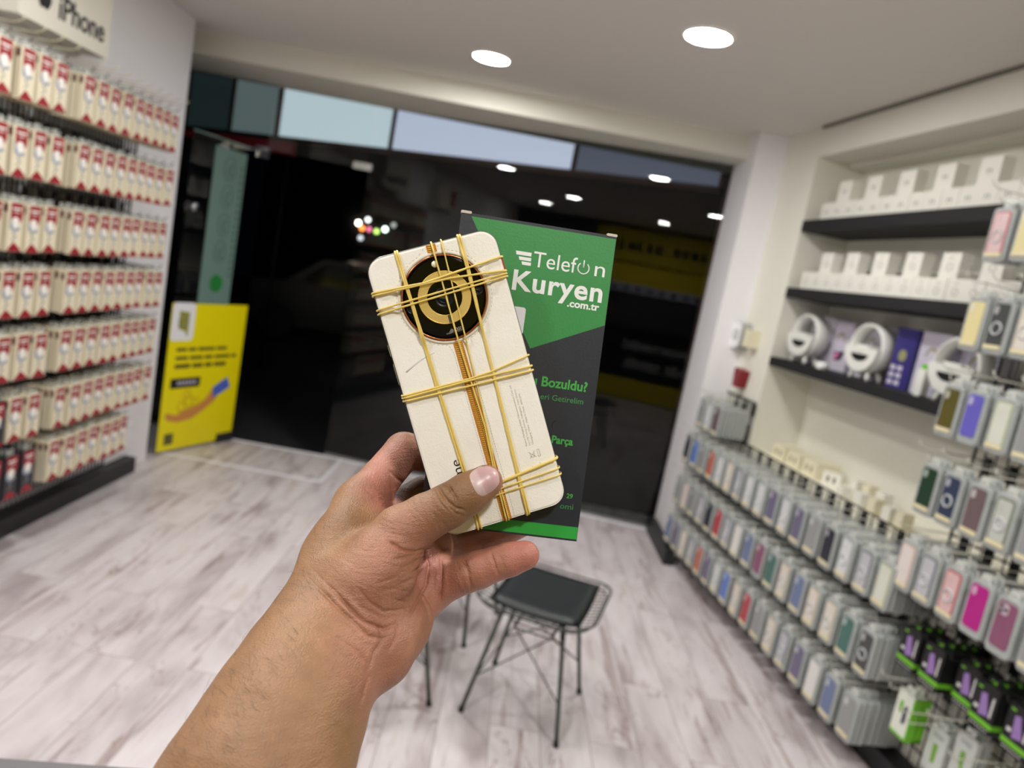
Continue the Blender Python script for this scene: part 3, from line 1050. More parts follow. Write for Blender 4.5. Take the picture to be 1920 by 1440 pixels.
# ---- wire grids
GA = 2.185
grid_panel('wire_grid', 'black wire grid of the low case rack under the ledge, next to the pier', W(GA, 3.44), None, TH, 1.12, 0.11, 0.905, 0.05, 'wire grids of the case wall', BLKMET, 0.0935)
grid_panel('wire_grid', 'black wire grid of the low case rack under the ledge, middle of the wall', W(GA, 2.42), None, TH, 1.0, 0.11, 0.905, 0.05, 'wire grids of the case wall', BLKMET, 0.0935)
grid_panel('wire_grid', 'small black wire grid piece on the pier above the low case rack', W(GA, 4.085), None, TH, 0.45, 0.925, 1.16, 0.05, 'wire grids of the case wall', BLKMET, 0.075)
grid_panel('wire_grid', 'tall black wire grid standing in front of the niche', W(2.178, 1.10), None, TH, 1.27, 0.11, 2.32, 0.05, 'wire grids of the case wall', BLKMET, 0.102)

# ---- phone case packs: front faces -x, hangs below z = 0, y 0 .. -w
PW_, PH_, PD_ = 0.093, 0.188, 0.021
BLIS = M('pack_grey_plastic', (168, 173, 172), 0.28, coat=0.3)
BLIS2 = M('pack_clear_rim', (204, 208, 204), 0.2, coat=0.4)
LABL = M('cream_label', (226, 216, 178), 0.5)
LENS = M('camera_dark', (60, 62, 62), 0.3)


def pack_body():
    m = MB()
    o = rrect(PW_, PH_, 0.016, 4, -PW_ / 2, -PH_ / 2)
    o2 = rrect(PW_ - 0.008, PH_ - 0.008, 0.013, 4, -PW_ / 2, -PH_ / 2)
    n = len(o)
    lay = [(o2, 0.0), (o, 0.003), (o, 0.0165), (o2, 0.0205)]
    vs = [(x, y, z) for ol, x in lay for y, z in ol]
    fs = [tuple(range(n))]
    for k in range(3):
        fs += [(k * n + i, k * n + (i + 1) % n, (k + 1) * n + (i + 1) % n, (k + 1) * n + i) for i in range(n)]
    fs.append(tuple(range(3 * n, 4 * n)))
    m.add(vs, fs, 0, True)
    m.sm[-len(fs)] = False
    m.sm[-1] = False
    # hang tab
    m.prism(rrect(0.040, 0.036, 0.012, 4, -PW_ / 2, 0.010), lambda y, z: (0.009, y, z), lambda y, z: (0.0115, y, z), 1)
    return m


BODY = pack_body().mesh('case_pack', [BLIS, BLIS2])
_case = {}


def case_mesh(rgb, style):
    key = (rgb, style)
    if key in _case:
        return _case[key]
    mat = M('case_colour_%d_%d_%d' % rgb, rgb, 0.35)
    m = MB()
    cy, cz = -PW_ / 2, -PH_ / 2 + 0.006
    m.prism(rrect(0.068, 0.146, 0.012, 4, cy, cz), lambda y, z: (-0.0022, y, z), lambda y, z: (0.0, y, z), 0)
    if style in ('clear', 'ring') and rgb not in (CN['navy'], CN['charcoal']):
        pale = 2
        m.prism(rrect(0.056, 0.134, 0.009, 4, cy, cz), lambda y, z: (-0.0030, y, z), lambda y, z: (-0.0022, y, z), pale)
    # camera cut-out
    if style == 'pro':
        m.prism(rrect(0.034, 0.036, 0.010, 4, cy + 0.010, cz + 0.048), lambda y, z: (-0.0045, y, z), lambda y, z: (-0.0022, y, z), 2)
        for a, b in ((0.018, 0.056), (0.018, 0.040), (0.002, 0.048)):
            m.prism(disc(0.0065, 12, cy + a, cz + b), lambda y, z: (-0.0055, y, z), lambda y, z: (-0.0045, y, z), 1)
    else:
        m.prism(rrect(0.017, 0.030, 0.0085, 4, cy + 0.018, cz + 0.050), lambda y, z: (-0.0045, y, z), lambda y, z: (-0.0022, y, z), 2)
    me = m.mesh('phone_case', [mat, LENS, M('inner_pale_%d_%d_%d' % rgb, tuple(int(v * 0.35 + 150) for v in rgb), 0.3)])
    _case[key] = me
    return me


RINGM = MB().tube([(-0.0042, -PW_ / 2 + a, -PH_ / 2 - 0.006 + b) for a, b in disc(0.0205, 22)], 0.0036, 5, closed=True).mesh('magnet_ring', M('ring_grey', (200, 204, 206), 0.3))
STRIP = MB().box(-0.0046, -0.0023, -PW_ / 2 - 0.035, -PW_ / 2 + 0.035, -PH_ + 0.018, -PH_ + 0.032).mesh('label_strip', LABL)

CN = {'rose': (196, 110, 116), 'yellow-cream': (226, 214, 160), 'charcoal': (72, 74, 74), 'olive-brown': (92, 84, 40), 'violet': (104, 98, 190),
      'pale green': (190, 196, 160), 'dark green': (34, 62, 44), 'navy': (52, 62, 88), 'mauve-brown': (110, 92, 96), 'sage': (122, 130, 112),
      'pale pink': (216, 186, 176), 'slate': (112, 116, 128), 'coral': (190, 92, 92), 'magenta': (178, 32, 132), 'plum': (138, 84, 112),
      'grey': (150, 152, 152), 'silver': (190, 194, 196), 'blue': (96, 128, 200), 'orange': (190, 110, 90), 'red': (180, 66, 72),
      'lilac': (112, 106, 134), 'teal': (70, 112, 104), 'beige': (206, 190, 160), 'ink': (44, 46, 58), 'white': (228, 226, 222), 'dusty blue': (110, 124, 160)}
rings = {'navy', 'sage', 'slate', 'coral', 'beige', 'silver', 'charcoal', 'rose'}
pack_stock = MB()
BODYSIMPLE = [(y, z) for y, z in rrect(PW_, PH_, 0.016, 2, -PW_ / 2, -PH_ / 2)]
n_pack = 0


def hang_packs(s_, zt, colour, where, full, n_own, style=None, a_front=1.965, jig=0.004):
    """packs on one hook; s_ = edge nearest the glass, zt = top of the packs"""
    global n_pack
    place_hook(W(GA - 0.004, s_ - PW_ / 2, zt + 0.012), TH, 'white wire hook, ' + where, 'hooks on the case wall')
    for q in range(full):
        a = a_front + q * 0.0225
        js, jz, jr = rng.uniform(-jig, jig), rng.uniform(-0.002, 0.002), rng.uniform(-0.03, 0.03)
        if q < n_own:
            o = link('case_pack', BODY, None, W(a, s_ + js, zt + jz), TH + jr)
            ln_ = ('front', 'second', 'third', 'fourth', 'fifth', 'sixth')[q]
            c = colour if q == 0 else None
            lb = ('front grey pack with %s case' % c) if c else ('%s grey case pack' % ln_)
            tag(o, lb + ', ' + where, 'phone case pack', 'phone case packs on the case wall')
            n_pack += 1
            if q == 0:
                st = style or ('ring' if colour in rings else ('clear' if colour in ('pale green', 'pale pink', 'silver') else 'plain'))
                link('phone_case', case_mesh(CN[colour], st), o)
                if st == 'ring':
                    link('magnet_ring', RINGM, o)
                if colour not in ('violet', 'magenta', 'plum'):
                    link('label_strip', STRIP, o)
        else:
            pack_stock.prism(BODYSIMPLE, lambda y, z: tuple(W(a, s_ + js + y, zt + z)), lambda y, z: tuple(W(a + 0.0195, s_ + js + y, zt + z)), 0)


# tall rack
near_rows = [(2.185, 'top row', ['rose', 'yellow-cream', 'grey'], 4),
             (1.870, 'second row', ['yellow-cream', 'charcoal', 'beige', 'grey'], 5),
             (1.555, 'third row', ['olive-brown', 'violet', 'pale green', 'grey'], 6),
             (1.260, 'fourth row', ['dark green', 'navy', 'mauve-brown', 'sage', 'grey'], 6),
             (0.965, 'fifth row', ['pale pink', 'slate', 'coral', 'magenta', 'plum', 'grey'], 9)]
for zt, rn, cols_, full in near_rows:
    for k, c in enumerate(cols_):
        hang_packs(2.352 - k * 0.115, zt, c, '%s, %s hook of the tall case rack' % (rn, ORD[k]), full, 3, 'pro' if c == 'plum' else None)
# low rack
low_cols = [
    ['ink', 'blue', 'grey', 'orange', 'silver', 'beige', 'slate', 'silver', 'silver', 'lilac', 'silver', 'lilac', 'grey', 'ink', 'silver', 'slate', 'pale green', 'silver'],
    ['grey', 'pale pink', 'grey', 'slate', 'ink', 'red', 'slate', 'white', 'dusty blue', 'plum', 'teal', 'beige', 'dusty blue', 'beige', 'beige', 'teal', 'charcoal', 'charcoal'],
    ['dusty blue', 'lilac', 'beige', 'slate', 'orange', 'lilac', 'silver', 'blue', 'beige', 'red', 'grey', 'beige', 'slate', 'lilac', 'white', 'dusty blue', 'grey', 'beige']]
for r, (zt, rn) in enumerate(((0.852, 'upper row'), (0.572, 'middle row'), (0.300, 'lower row'))):
    for k in range(17):
        s_ = 4.42 - k * 0.125
        full = 10 if (k >= 15 or rng.random() < 0.3) else 9
        own = 5 if k > 12 else 4 if k > 6 else 3
        hang_packs(s_, zt, low_cols[r][k], '%s, %s hook of the low case rack' % (rn, ORD[k]), full, own, None, 1.955)
for k, c in enumerate(('grey', 'silver', 'mauve-brown')):
    hang_packs(4.36 - k * 0.118, 1.105, c, '%s hook of the small pier rack' % ORD[k], 8, 3)
tag(pack_stock.build('case_pack_stock', BLIS), 'grey phone case packs hanging deeper on the hooks of the case wall', 'phone case pack', None, 'stuff')

# black power bank boxes with green foot
PBK = M('power_box_black', (24, 24, 26), 0.4)
PGR = M('power_box_green', (112, 186, 44), 0.4)
PVI = M('power_box_violet', (150, 118, 180), 0.4)
PWH = M('power_box_white', (214, 214, 214), 0.4)
pm = MB().box(0, 0.042, -0.088, 0, -0.150, 0, 0)
pm.box(-0.0008, 0.0428, -0.0888, 0.0008, -0.130, -0.114, 1)
pm.poly([(-0.001, y, z) for y, z in ((-0.026, -0.034), (-0.046, -0.028), (-0.066, -0.094), (-0.032, -0.104))], 2)
pm.poly([(-0.0012, y, z) for y, z in ((-0.008, -0.016), (-0.026, -0.016), (-0.026, -0.022), (-0.008, -0.022))], 1)
pm.poly([(-0.0012, y, z) for y, z in ((-0.070, -0.030), (-0.077, -0.030), (-0.077, -0.095), (-0.070, -0.095))], 3)
pm.poly([(-0.0014, y, z) for y, z in ((-0.010, -0.078), (-0.026, -0.078), (-0.026, -0.090), (-0.010, -0.090))], 3)
for j in range(6):
    pm.poly([(-0.001, -0.014 - j * 0.012 + y, -0.140 + z) for y, z in disc(0.0032, 8)], 3)
pm.box(0.014, 0.020, -0.064, -0.024, 0, 0.022, 0)
pm.poly([(0.0135, y, z) for y, z in ((-0.034, 0.004), (-0.054, 0.004), (-0.054, 0.014), (-0.034, 0.014))], 1)
PBM = pm.mesh('power_bank_box', [PBK, PGR, PVI, PWH])
for k, s_ in enumerate((2.245, 2.130, 2.010, 1.895, 1.78)):
    place_hook(W(GA - 0.004, s_ - 0.044, 0.685), TH, 'black wire hook, power bank row, %s hook of the tall case rack' % ORD[k], 'hooks on the case wall', HOOKS)
    for q in range((3, 4, 2, 3, 2)[k]):
        o = link('power_bank_box', PBM, None, W((1.985, 1.985, 2.02, 1.985, 2.0)[k] + q * 0.045, s_, 0.672 + rng.uniform(-0.003, 0.003)), TH + rng.uniform(-0.04, 0.04))
        tag(o, '%s black and green power bank box, %s hook of the power bank row' % (('front', 'second', 'third', 'fourth')[q], ORD[k]), 'power bank box', 'black power bank boxes')
# white and green packs at the foot of the tall rack
gm = MB().box(0, 0.03, -0.085, 0, -0.17, 0, 0)
gm.box(-0.0008, 0.0308, -0.0858, 0.0008, -0.170, -0.160, 1)
gm.box(-0.0008, 0.0308, -0.0858, -0.0790, -0.170, 0, 1)
gm.poly([(-0.001, y, z) for y, z in ((-0.044, -0.050), (-0.062, -0.046), (-0.062, -0.112), (-0.044, -0.118))], 2)
gm.poly([(-0.001, y, z) for y, z in ((-0.018, -0.040), (-0.036, -0.036), (-0.036, -0.085), (-0.018, -0.080))], 1)
gm.box(0.012, 0.016, -0.06, -0.02, 0, 0.024, 0)
CPK = MB().prism(rrect(0.085, 0.165, 0.010, 3, -0.0425, -0.0825), lambda y, z: (0, y, z), lambda y, z: (0.022, y, z))
CPK.poly([(-0.001, y, z) for y, z in ((-0.030, -0.060), (-0.052, -0.056), (-0.052, -0.124), (-0.034, -0.132))], 1)
CPK.poly([(-0.001, y, z) for y, z in ((-0.018, -0.022), (-0.066, -0.022), (-0.066, -0.034), (-0.018, -0.034))], 2)
CPK.box(0.008, 0.012, -0.06, -0.02, 0, 0.024, 0)
CPM = CPK.mesh('charger_pack', [M('pale_blister', (204, 210, 206), 0.25), M('muted_green_print', (120, 168, 60), 0.4), M('light_grey_print', (170, 176, 176), 0.4)])
GPM = gm.mesh('charger_pack', [M('charger_pack_white', (226, 230, 218), 0.4), PGR, M('charger_dark', (50, 54, 72), 0.4)])
for k, s_ in enumerate((2.225, 2.11, 1.99, 1.87)):
    zt = 0.435 - (0.06 if k % 2 else 0)
    place_hook(W(GA - 0.004, s_ - 0.042, zt + 0.013), TH, 'white wire hook, charger row, %s hook of the tall case rack' % ORD[k], 'hooks on the case wall')
    for q in range(2):
        o = link('charger_pack', GPM if k == 0 else CPM, None, W((2.02, 2.08, 2.07, 2.09)[k] + q * 0.034, s_, zt), TH + rng.uniform(-0.05, 0.05))
        tag(o, ('%s white and green charger pack, %s hook of the lowest tall rack row' if k == 0 else '%s clear pale charger pack, %s hook of the lowest tall rack row') % (('front', 'rear')[q], ORD[k]), 'charger pack', 'white and green charger packs')

# ================================================================== chairs
CHW = M('chair_wire', (74, 77, 73), 0.4, 0.5)
CHP = M('black_leatherette', (30, 36, 37), 0.38, bump=0.0003, bscale=300)
CHF = M('black_rubber_foot', (16, 16, 16), 0.8)


def dish(x, y):
    return 0.445 + 0.028 * (abs(x) / 0.23) ** 3 + 0.012 * (abs(y) / 0.23) ** 3 + 0.03 * y


def make_chair(label, loc, rz, back=True):
    t = empty('wire_chair', label, 'chair', 'black wire chairs', loc, rz)
    # local frame: +x away from the backrest
    sh = MB()
    rim = rrect(0.47, 0.47, 0.10, 6)
    sh.tube([(x, y, dish(x, y) + 0.006) for x, y in rim], 0.0045, 6, closed=True)
    rim2 = rrect(0.44, 0.44, 0.09, 6)
    sh.tube([(x, y, dish(x, y) - 0.010) for x, y in rim2], 0.003, 6, closed=True)
    for i in range(-7, 8):
        v = i * 0.029
        lim = 0.235 if abs(v) < 0.135 else 0.135 + math.sqrt(max(0, 0.10 ** 2 - (abs(v) - 0.135) ** 2))
        for axis in (0, 1):
            pts = []
            for j in range(9):
                u = -lim + 2 * lim * j / 8
                x, y = (u, v) if axis else (v, u)
                pts.append((x, y, dish(x, y)))
            sh.tube(pts, 0.0016, 4)
    sh.build('wire_seat', CHW, t)
    if back:
        bk = MB()
        def bp(y, h):
            return (-0.235 - 0.20 * h - 0.06 * h * h + 0.25 * y * y, y, 0.46 + h)
        bk.tube([bp(y, h) for y, h in [(-0.22, 0.0), (-0.235, 0.10), (-0.23, 0.20), (-0.19, 0.27), (-0.10, 0.30), (0, 0.305), (0.10, 0.30), (0.19, 0.27), (0.23, 0.20), (0.235, 0.10), (0.22, 0.0)]], 0.0045, 6)
        for i in range(-7, 8):
            y = i * 0.03
            hm = 0.30 - max(0, abs(y) - 0.1) * 0.45
            bk.tube([bp(y, hm * j / 5) for j in range(6)], 0.0016, 4)
        for j in range(1, 10):
            h = j * 0.03
            wy = 0.235 if h < 0.2 else 0.235 - (h - 0.2) * 0.8
            bk.tube([bp(-wy + 2 * wy * q / 6, h) for q in range(7)], 0.0016, 4)
        bk.build('wire_backrest', CHW, t)
    # pad, slightly sagging
    n, mth = 12, 14
    vs, fs = [], []
    for top in (1, 0):
        for i in range(n + 1):
            for j in range(mth + 1):
                u, v = -1 + 2 * i / n, -1 + 2 * j / mth
                x, y = u * 0.178 * (1 - 0.04 * v * v), v * 0.214 * (1 - 0.05 * u * u) - 0.008
                e = (1 - abs(u) ** 8) * (1 - abs(v) ** 8)
                z = dish(x, y) + 0.004 + (0.022 * max(0, e) ** 0.5 if top else 0) + 0.010
                vs.append((x + 0.01, y, z))
    k = (n + 1) * (mth + 1)
    for b in (0, 1):
        for i in range(n):
            for j in range(mth):
                a = b * k + i * (mth + 1) + j
                fs.append((a, a + 1, a + mth + 2, a + mth + 1) if b == 0 else (a, a + mth + 1, a + mth + 2, a + 1))
    edge = [i * (mth + 1) for i in range(n)] + [n * (mth + 1) + j for j in range(mth)] + [i * (mth + 1) + mth for i in range(n, 0, -1)] + [j for j in range(mth, 0, -1)]
    for q in range(len(edge)):
        a, b = edge[q], edge[(q + 1) % len(edge)]
        fs.append((a, b, b + k, a + k))
    MB().add(vs, fs, 0, True).build('seat_pad', CHP, t)
    for sx in (-1, 1):
        for sy in (-1, 1):
            top = Vector((sx * 0.115, sy * 0.125, 0.440))
            foot = Vector((sx * 0.190, sy * 0.200, 0.0))
            lg = MB().tube([foot + Vector((0, 0, 0.004)), top], 0.0082, 8).build('leg', CHW, t)
            MB().tube([foot, foot + (top - foot) * 0.045], 0.0105, 8).build('rubber_foot', CHF, lg)
    br = MB()
    ring = [(0.075, 0.075, 0.33), (-0.075, 0.075, 0.33), (-0.075, -0.075, 0.33), (0.075, -0.075, 0.33)]
    br.tube(ring, 0.004, 5, closed=True)
    br.tube([(x, y, 0.35) for x, y, z in ring], 0.003, 5, closed=True)
    for sx in (-1, 1):
        for sy in (-1, 1):
            q = Vector((sx * 0.165, sy * 0.175, 0.145))
            br.tube([q, Vector((-sx * 0.075, sy * 0.075, 0.335))], 0.003, 5)
            br.tube([q, Vector((sx * 0.075, -sy * 0.075, 0.335))], 0.003, 5)
            br.tube([Vector((sx * 0.075, sy * 0.075, 0.335)), Vector((sx * 0.10, sy * 0.11, 0.435))], 0.003, 5)
    br.build('bracing', CHW, t)
    return t


make_chair('black wire chair whose padded seat shows under the held box', (0.316, 2.68, 0), math.radians(-17), False)
make_chair('black wire chair hidden behind the wrist, one leg showing', (-0.300, 2.65, 0), math.radians(24), False)
make_chair('black wire chair farther back, one leg showing under the little finger', (-0.06, 3.27, 0), math.radians(-20), False)

# ================================================================== held things
CM3 = CAMM.copy()


def camp(px_, py_, d):
    """point at pixel (px, py) and distance d in front of the lens, in lens axes (m)"""
    return np.array([(px_ - 960) / F * d, -(py_ - 720) / F * d, -d])


def rod(r):
    t = math.sqrt(sum(v * v for v in r))
    return Matrix.Rotation(t, 4, Vector(r) / t)


# poses of the held phone and box (solved from their corners)
PHM = CM3 @ (Matrix.Translation((-0.0242, -0.0003, -0.4066)) @ rod((0.0812, 0.1077, 0.2725)))
BXM = CM3 @ (Matrix.Translation((0.0043, 0.0038, -0.4259)) @ rod((-0.0161, 0.1014, -0.1352)))
MMM = 0.001


def held(name, label, cat, mtx):
    o = bpy.data.objects.new(name, None)
    o.empty_display_size = 0.02
    COL.objects.link(o)
    o.matrix_world = mtx
    return tag(o, label, cat)


def rslab(w, h, r, z0, z1, bev=0.0, n=8, cx=0.0, cy=0.0, seg=4, mi=0):
    """rounded slab, z1 on top, rounded edges"""
    m = MB()
    lay = []
    if bev:
        for k in range(seg + 1):
            a = PI / 2 * k / seg
            lay.append((bev * (1 - math.sin(a)), z0 + bev * (1 - math.cos(a))))
        for k in range(seg, -1, -1):
            a = PI / 2 * k / seg
            lay.append((bev * (1 - math.sin(a)), z1 - bev * (1 - math.cos(a))))
    else:
        lay = [(0, z0), (0, z1)]
    vs = []
    for ins, z in lay:
        vs += [(x, y, z) for x, y in rrect(w - 2 * ins, h - 2 * ins, max(r - ins, 0.0004), n, cx, cy)]
    c = len(vs) // len(lay)
    fs = []
    for k in range(len(lay) - 1):
        fs += [(k * c + i, k * c + (i + 1) % c, (k + 1) * c + (i + 1) % c, (k + 1) * c + i) for i in range(c)]
    m.add(vs, fs, mi, bool(bev))
    m.add(vs, [tuple(reversed(range(c))), tuple(range(len(vs) - c, len(vs)))], mi, False)
    return m


# ---------------------------------------------------------------- phone
def leather():
    m = bpy.data.materials.new('cream_leather')
    m.use_nodes = True
    nt = m.node_tree
    N, L = nt.nodes, nt.links
    b = N['Principled BSDF']
    b.inputs['Roughness'].default_value = 0.5
    tc = N.new('ShaderNodeTexCoord')
    vo = N.new('ShaderNodeTexVoronoi')
    vo.inputs['Scale'].default_value = 1100
    L.new(tc.outputs['Object'], vo.inputs['Vector'])
    no = N.new('ShaderNodeTexNoise')
    no.inputs['Scale'].default_value = 450
    no.inputs['Detail'].default_value = 4
    L.new(tc.outputs['Object'], no.inputs['Vector'])
    ad = N.new('ShaderNodeMath')
    ad.operation = 'ADD'
    L.new(vo.outputs['Distance'], ad.inputs[0])
    L.new(no.outputs['Fac'], ad.inputs[1])
    bp = N.new('ShaderNodeBump')
    bp.inputs['Strength'].default_value = 0.55
    bp.inputs['Distance'].default_value = 0.00014
    L.new(ad.outputs[0], bp.inputs['Height'])
    L.new(bp.outputs['Normal'], b.inputs['Normal'])
    n2 = N.new('ShaderNodeTexNoise')
    n2.inputs['Scale'].default_value = 35
    n2.inputs['Detail'].default_value = 3
    L.new(tc.outputs['Object'], n2.inputs['Vector'])
    r = N.new('ShaderNodeValToRGB')
    r.color_ramp.elements[0].position = 0.3
    r.color_ramp.elements[0].color = lin(244, 240, 231)
    r.color_ramp.elements[1].position = 0.7
    r.color_ramp.elements[1].color = lin(249, 246, 239)
    L.new(n2.outputs['Fac'], r.inputs[0])
    L.new(r.outputs[0], b.inputs['Base Color'])
    return m


GOLD = M('polished_gold', (250, 210, 112), 0.34, 0.6)
GOLD2 = M('brushed_pale_gold', (232, 206, 140), 0.36, 0.8, bump=0.00005, bscale=900)
BGLS = M('black_camera_glass', (4, 4, 6), 0.12)
BGLS.node_tree.nodes['Principled BSDF'].inputs['Specular IOR Level'].default_value = 0.12
RAIL = M('dark_phone_rail', (34, 32, 38), 0.25, 0.8)
W_, H_ = 73.9 * MMM, 161.6 * MMM
ph = held('phone', 'cream leather-backed phone wrapped in rubber bands, held by the thumb', 'phone', PHM)
rslab(W_, H_, 0.0095, -0.0082, -0.0008, 0.0022, 8).build('phone_body', RAIL, ph)
rslab(W_ - 0.0012, H_ - 0.0012, 0.0090, -0.0016, 0.0, 0.0014, 8).build('leather_back', leather(), ph)
# side buttons on the rail
for y0, y1 in ((10.0, 22.0), (26.5, 33.0)):
    MB().box(-W_ / 2 - 0.0005, -W_ / 2 + 0.001, y0 * MMM - 0.0, y1 * MMM, -0.0058, -0.0040).build('side_button', CHROME, ph)
MB().box(W_ / 2 - 0.0006, W_ / 2 + 0.0003, 0.0555, 0.063, -0.0055, -0.0015).build('red_key', M('red_key', (190, 30, 44), 0.4), ph)['label'] = 'small red key on the rail'
# golden zip strip
zp = MB()
for y0, y1 in ((73.4, 79.8), (-80.2, 26.2)):
    zp.box(-0.0021, 0.0031, y0 * MMM, y1 * MMM, -0.0002, 0.0003)
zb = zp.build('zip_band', M('amber_band', (206, 132, 38), 0.4, 0.2), ph)
zt_ = MB()
y = -79.8
while y < 79.6:
    if y < 25.8 or y > 73.8:
        for sx in (-1, 1):
            zt_.add([(0.0005 + sx * 0.0003, y * MMM, 0.0003), (0.0005 + sx * 0.0019, (y + 0.45) * MMM, 0.0003), (0.0005 + sx * 0.0019, (y + 1.15) * MMM, 0.0003),
                     (0.0005 + sx * 0.0003, (y + 0.75) * MMM, 0.0003),
                     (0.0005 + sx * 0.0003, (y + 0.12) * MMM, 0.0008), (0.0005 + sx * 0.0017, (y + 0.55) * MMM, 0.0007), (0.0005 + sx * 0.0017, (y + 1.05) * MMM, 0.0007),
                     (0.0005 + sx * 0.0003, (y + 0.68) * MMM, 0.0008)],
                    [(4, 5, 6, 7), (0, 1, 5, 4), (1, 2, 6, 5), (2, 3, 7, 6), (3, 0, 4, 7)])
    y += 1.15
zt_.build('zip_teeth', GOLD, zb)
# stitched seams
sm = MB()


def seam(pts):
    for (x0, y0), (x1, y1) in zip(pts, pts[1:]):
        L_ = math.hypot(x1 - x0, y1 - y0)
        k = max(1, int(L_ / 1.5))
        ux, uy = (x1 - x0) / L_, (y1 - y0) / L_
        for i in range(k):
            a, b = i * L_ / k, i * L_ / k + 1.05
            w = 0.09
            sm.add([((x0 + ux * t_ - uy * w * s_) * MMM, (y0 + uy * t_ + ux * w * s_) * MMM, 0.00012) for t_, s_ in ((a, -1), (b, -1), (b, 1), (a, 1))], [(0, 1, 2, 3)])


def arc_pts(r, a0, a1, n, cx=0.2, cy=50.0):
    return [(cx + r * math.cos(math.radians(a0 + (a1 - a0) * i / n)), cy + r * math.sin(math.radians(a0 + (a1 - a0) * i / n))) for i in range(n + 1)]


seam([(-3.2, -80.6), (-3.2, 19.0), (-4.2, 22.5)] + arc_pts(26.3, 258, 106, 30) + [(-6.9, 76.0), (-4.4, 77.6), (-3.9, 79.6)])
seam([(5.0, -80.6), (5.0, 19.0), (5.6, 22.5)] + arc_pts(26.3, 283, 434, 30) + [(6.6, 76.0), (4.2, 77.6), (3.7, 79.6)])
sm.build('stitched_seam', M('seam_thread', (176, 168, 150), 0.7), ph)
# raised leather welt around the camera
MB().tube([(0.0002 + a, 0.05 + b, -0.0003) for a, b in disc(0.0247, 72)], 0.0011, 8, closed=True).build('leather_welt', M('cream_welt', (226, 217, 200), 0.5), ph)
# camera island
cy0 = 0.050
cam_o = MB().lathe([(0.0, 0.0019), (0.0215, 0.0019), (0.0226, 0.0016), (0.0229, 0.0010), (0.0229, -0.0002)], 96, smooth=False).build('camera_island', BGLS, ph, (0.0002, cy0, 0))
cam_o['label'] = 'round black glass camera island with a golden ring'
MB().lathe([(0.0229, -0.0001), (0.0237, 0.0003), (0.0237, 0.0011), (0.0230, 0.0014), (0.0227, 0.0011)], 96).build('island_rim', M('copper_rim', (196, 120, 80), 0.25, 1.0), cam_o)
MB().lathe([(0.0098, 0.00185), (0.0099, 0.0022), (0.0143, 0.0022), (0.0145, 0.00185)], 96, smooth=False).build('golden_ring', GOLD2, cam_o)
MB().lathe([(0.0096, 0.0019), (0.0098, 0.0024), (0.0100, 0.0022)], 72).lathe([(0.0142, 0.0022), (0.0144, 0.0024), (0.0147, 0.0019)], 72) \
    .box(-0.0012, 0.0006, -0.0146, -0.0098, 0.0019, 0.00232, 1) \
    .build('ring_edges', [GOLD, M('ring_gap', (90, 84, 76), 0.4, 0.5)], cam_o)
LG = M('lens_ring_grey', (30, 30, 34), 0.35, 0.6)
LBL = M('lens_coating', (12, 14, 22), 0.03, coat=1.0)


def lens(x, y, r, name):
    m = MB()
    m.lathe([(r, 0.0019), (r, 0.00215), (r * 0.86, 0.00225), (r * 0.82, 0.0020), (r * 0.62, 0.00195), (r * 0.60, 0.0021), (r * 0.50, 0.0021), (r * 0.46, 0.00192)], 40, 0)
    m.lathe([(r * 0.46, 0.00195), (r * 0.25, 0.00215), (0, 0.0022)], 30, 1)
    return m.build(name, [LG, LBL], cam_o, (x, y, 0))


lens(-0.0003, 0.0, 0.0056, 'main_lens')
lens(0.0186, -0.0006, 0.0030, 'side_lens')
lens(-0.0189, -0.0013, 0.0030, 'side_lens')
MB().lathe([(0.0018, 0.0019), (0.0018, 0.0021), (0.0, 0.0024)], 24).build('flash', M('flash_window', (236, 230, 206), 0.3, emit=0.0), cam_o, (-0.0004, 0.0188, 0))
PRT = M('island_print', (150, 146, 140), 0.5)
tz = 0.00193
text_part('lettering', '200MP', 0.0026, PRT, cam_o, Matrix.Translation((0.0048, -0.0176, tz)) @ Matrix.Rotation(PI, 4, 'Z'), bold=0.00004)
text_part('lettering', 'MATRIX CAMERA', 0.00125, PRT, cam_o, Matrix.Translation((0.0052, -0.0192, tz)) @ Matrix.Rotation(PI, 4, 'Z'))
text_part('lettering', 'realme', 0.0078, M('dark_print', (28, 26, 26), 0.5), ph, Matrix.Translation((-0.0165, -0.0640, 0.00008)) @ Matrix.Rotation(PI / 2, 4, 'Z'), fit=0.0245)
FINE = M('fine_grey_print', (176, 170, 158), 0.6)
for k, (tx, ln_) in enumerate((('Realme Chongqing Mobile Telecommunications Corp., Ltd.', 0.0362), ('No.178 Yulong Avenue, Yufengshan, Yubei District,', 0.033), ('Chongqing, China   Made in China   RMX3741', 0.030))):
    text_part('fine_lettering', tx, 0.0014, FINE, ph, Matrix.Translation((0.0226 + k * 0.0019, -0.0428, 0.00008)) @ Matrix.Rotation(PI / 2, 4, 'Z'), fit=ln_)
# crossed-out bin and conformity marks
bn = MB()
for a, b in (((22.2, -46.3), (26.0, -50.0)), ((22.2, -50.0), (26.0, -46.3)), ((22.9, -46.5), (23.2, -49.6)), ((25.3, -46.5), (25.0, -49.6)), ((23.2, -49.6), (25.0, -49.6)),
             ((27.2, -46.2), (28.4, -46.2)), ((27.2, -50.2), (28.4, -50.2)), ((27.2, -46.2), (27.2, -50.2)), ((28.4, -46.2), (28.4, -50.2)),
             ((22.0, -54.4), (22.6, -55.6)), ((26.8, -53.6), (27.4, -54.8)), ((24.5, -62.2), (24.9, -63.8)), ((26.0, -61.8), (26.4, -63.4))):
    bn.tube([(a[0] * MMM, a[1] * MMM, 0.0001), (b[0] * MMM, b[1] * MMM, 0.0001)], 0.00009, 4)
bn.build('print_marks', FINE, ph)
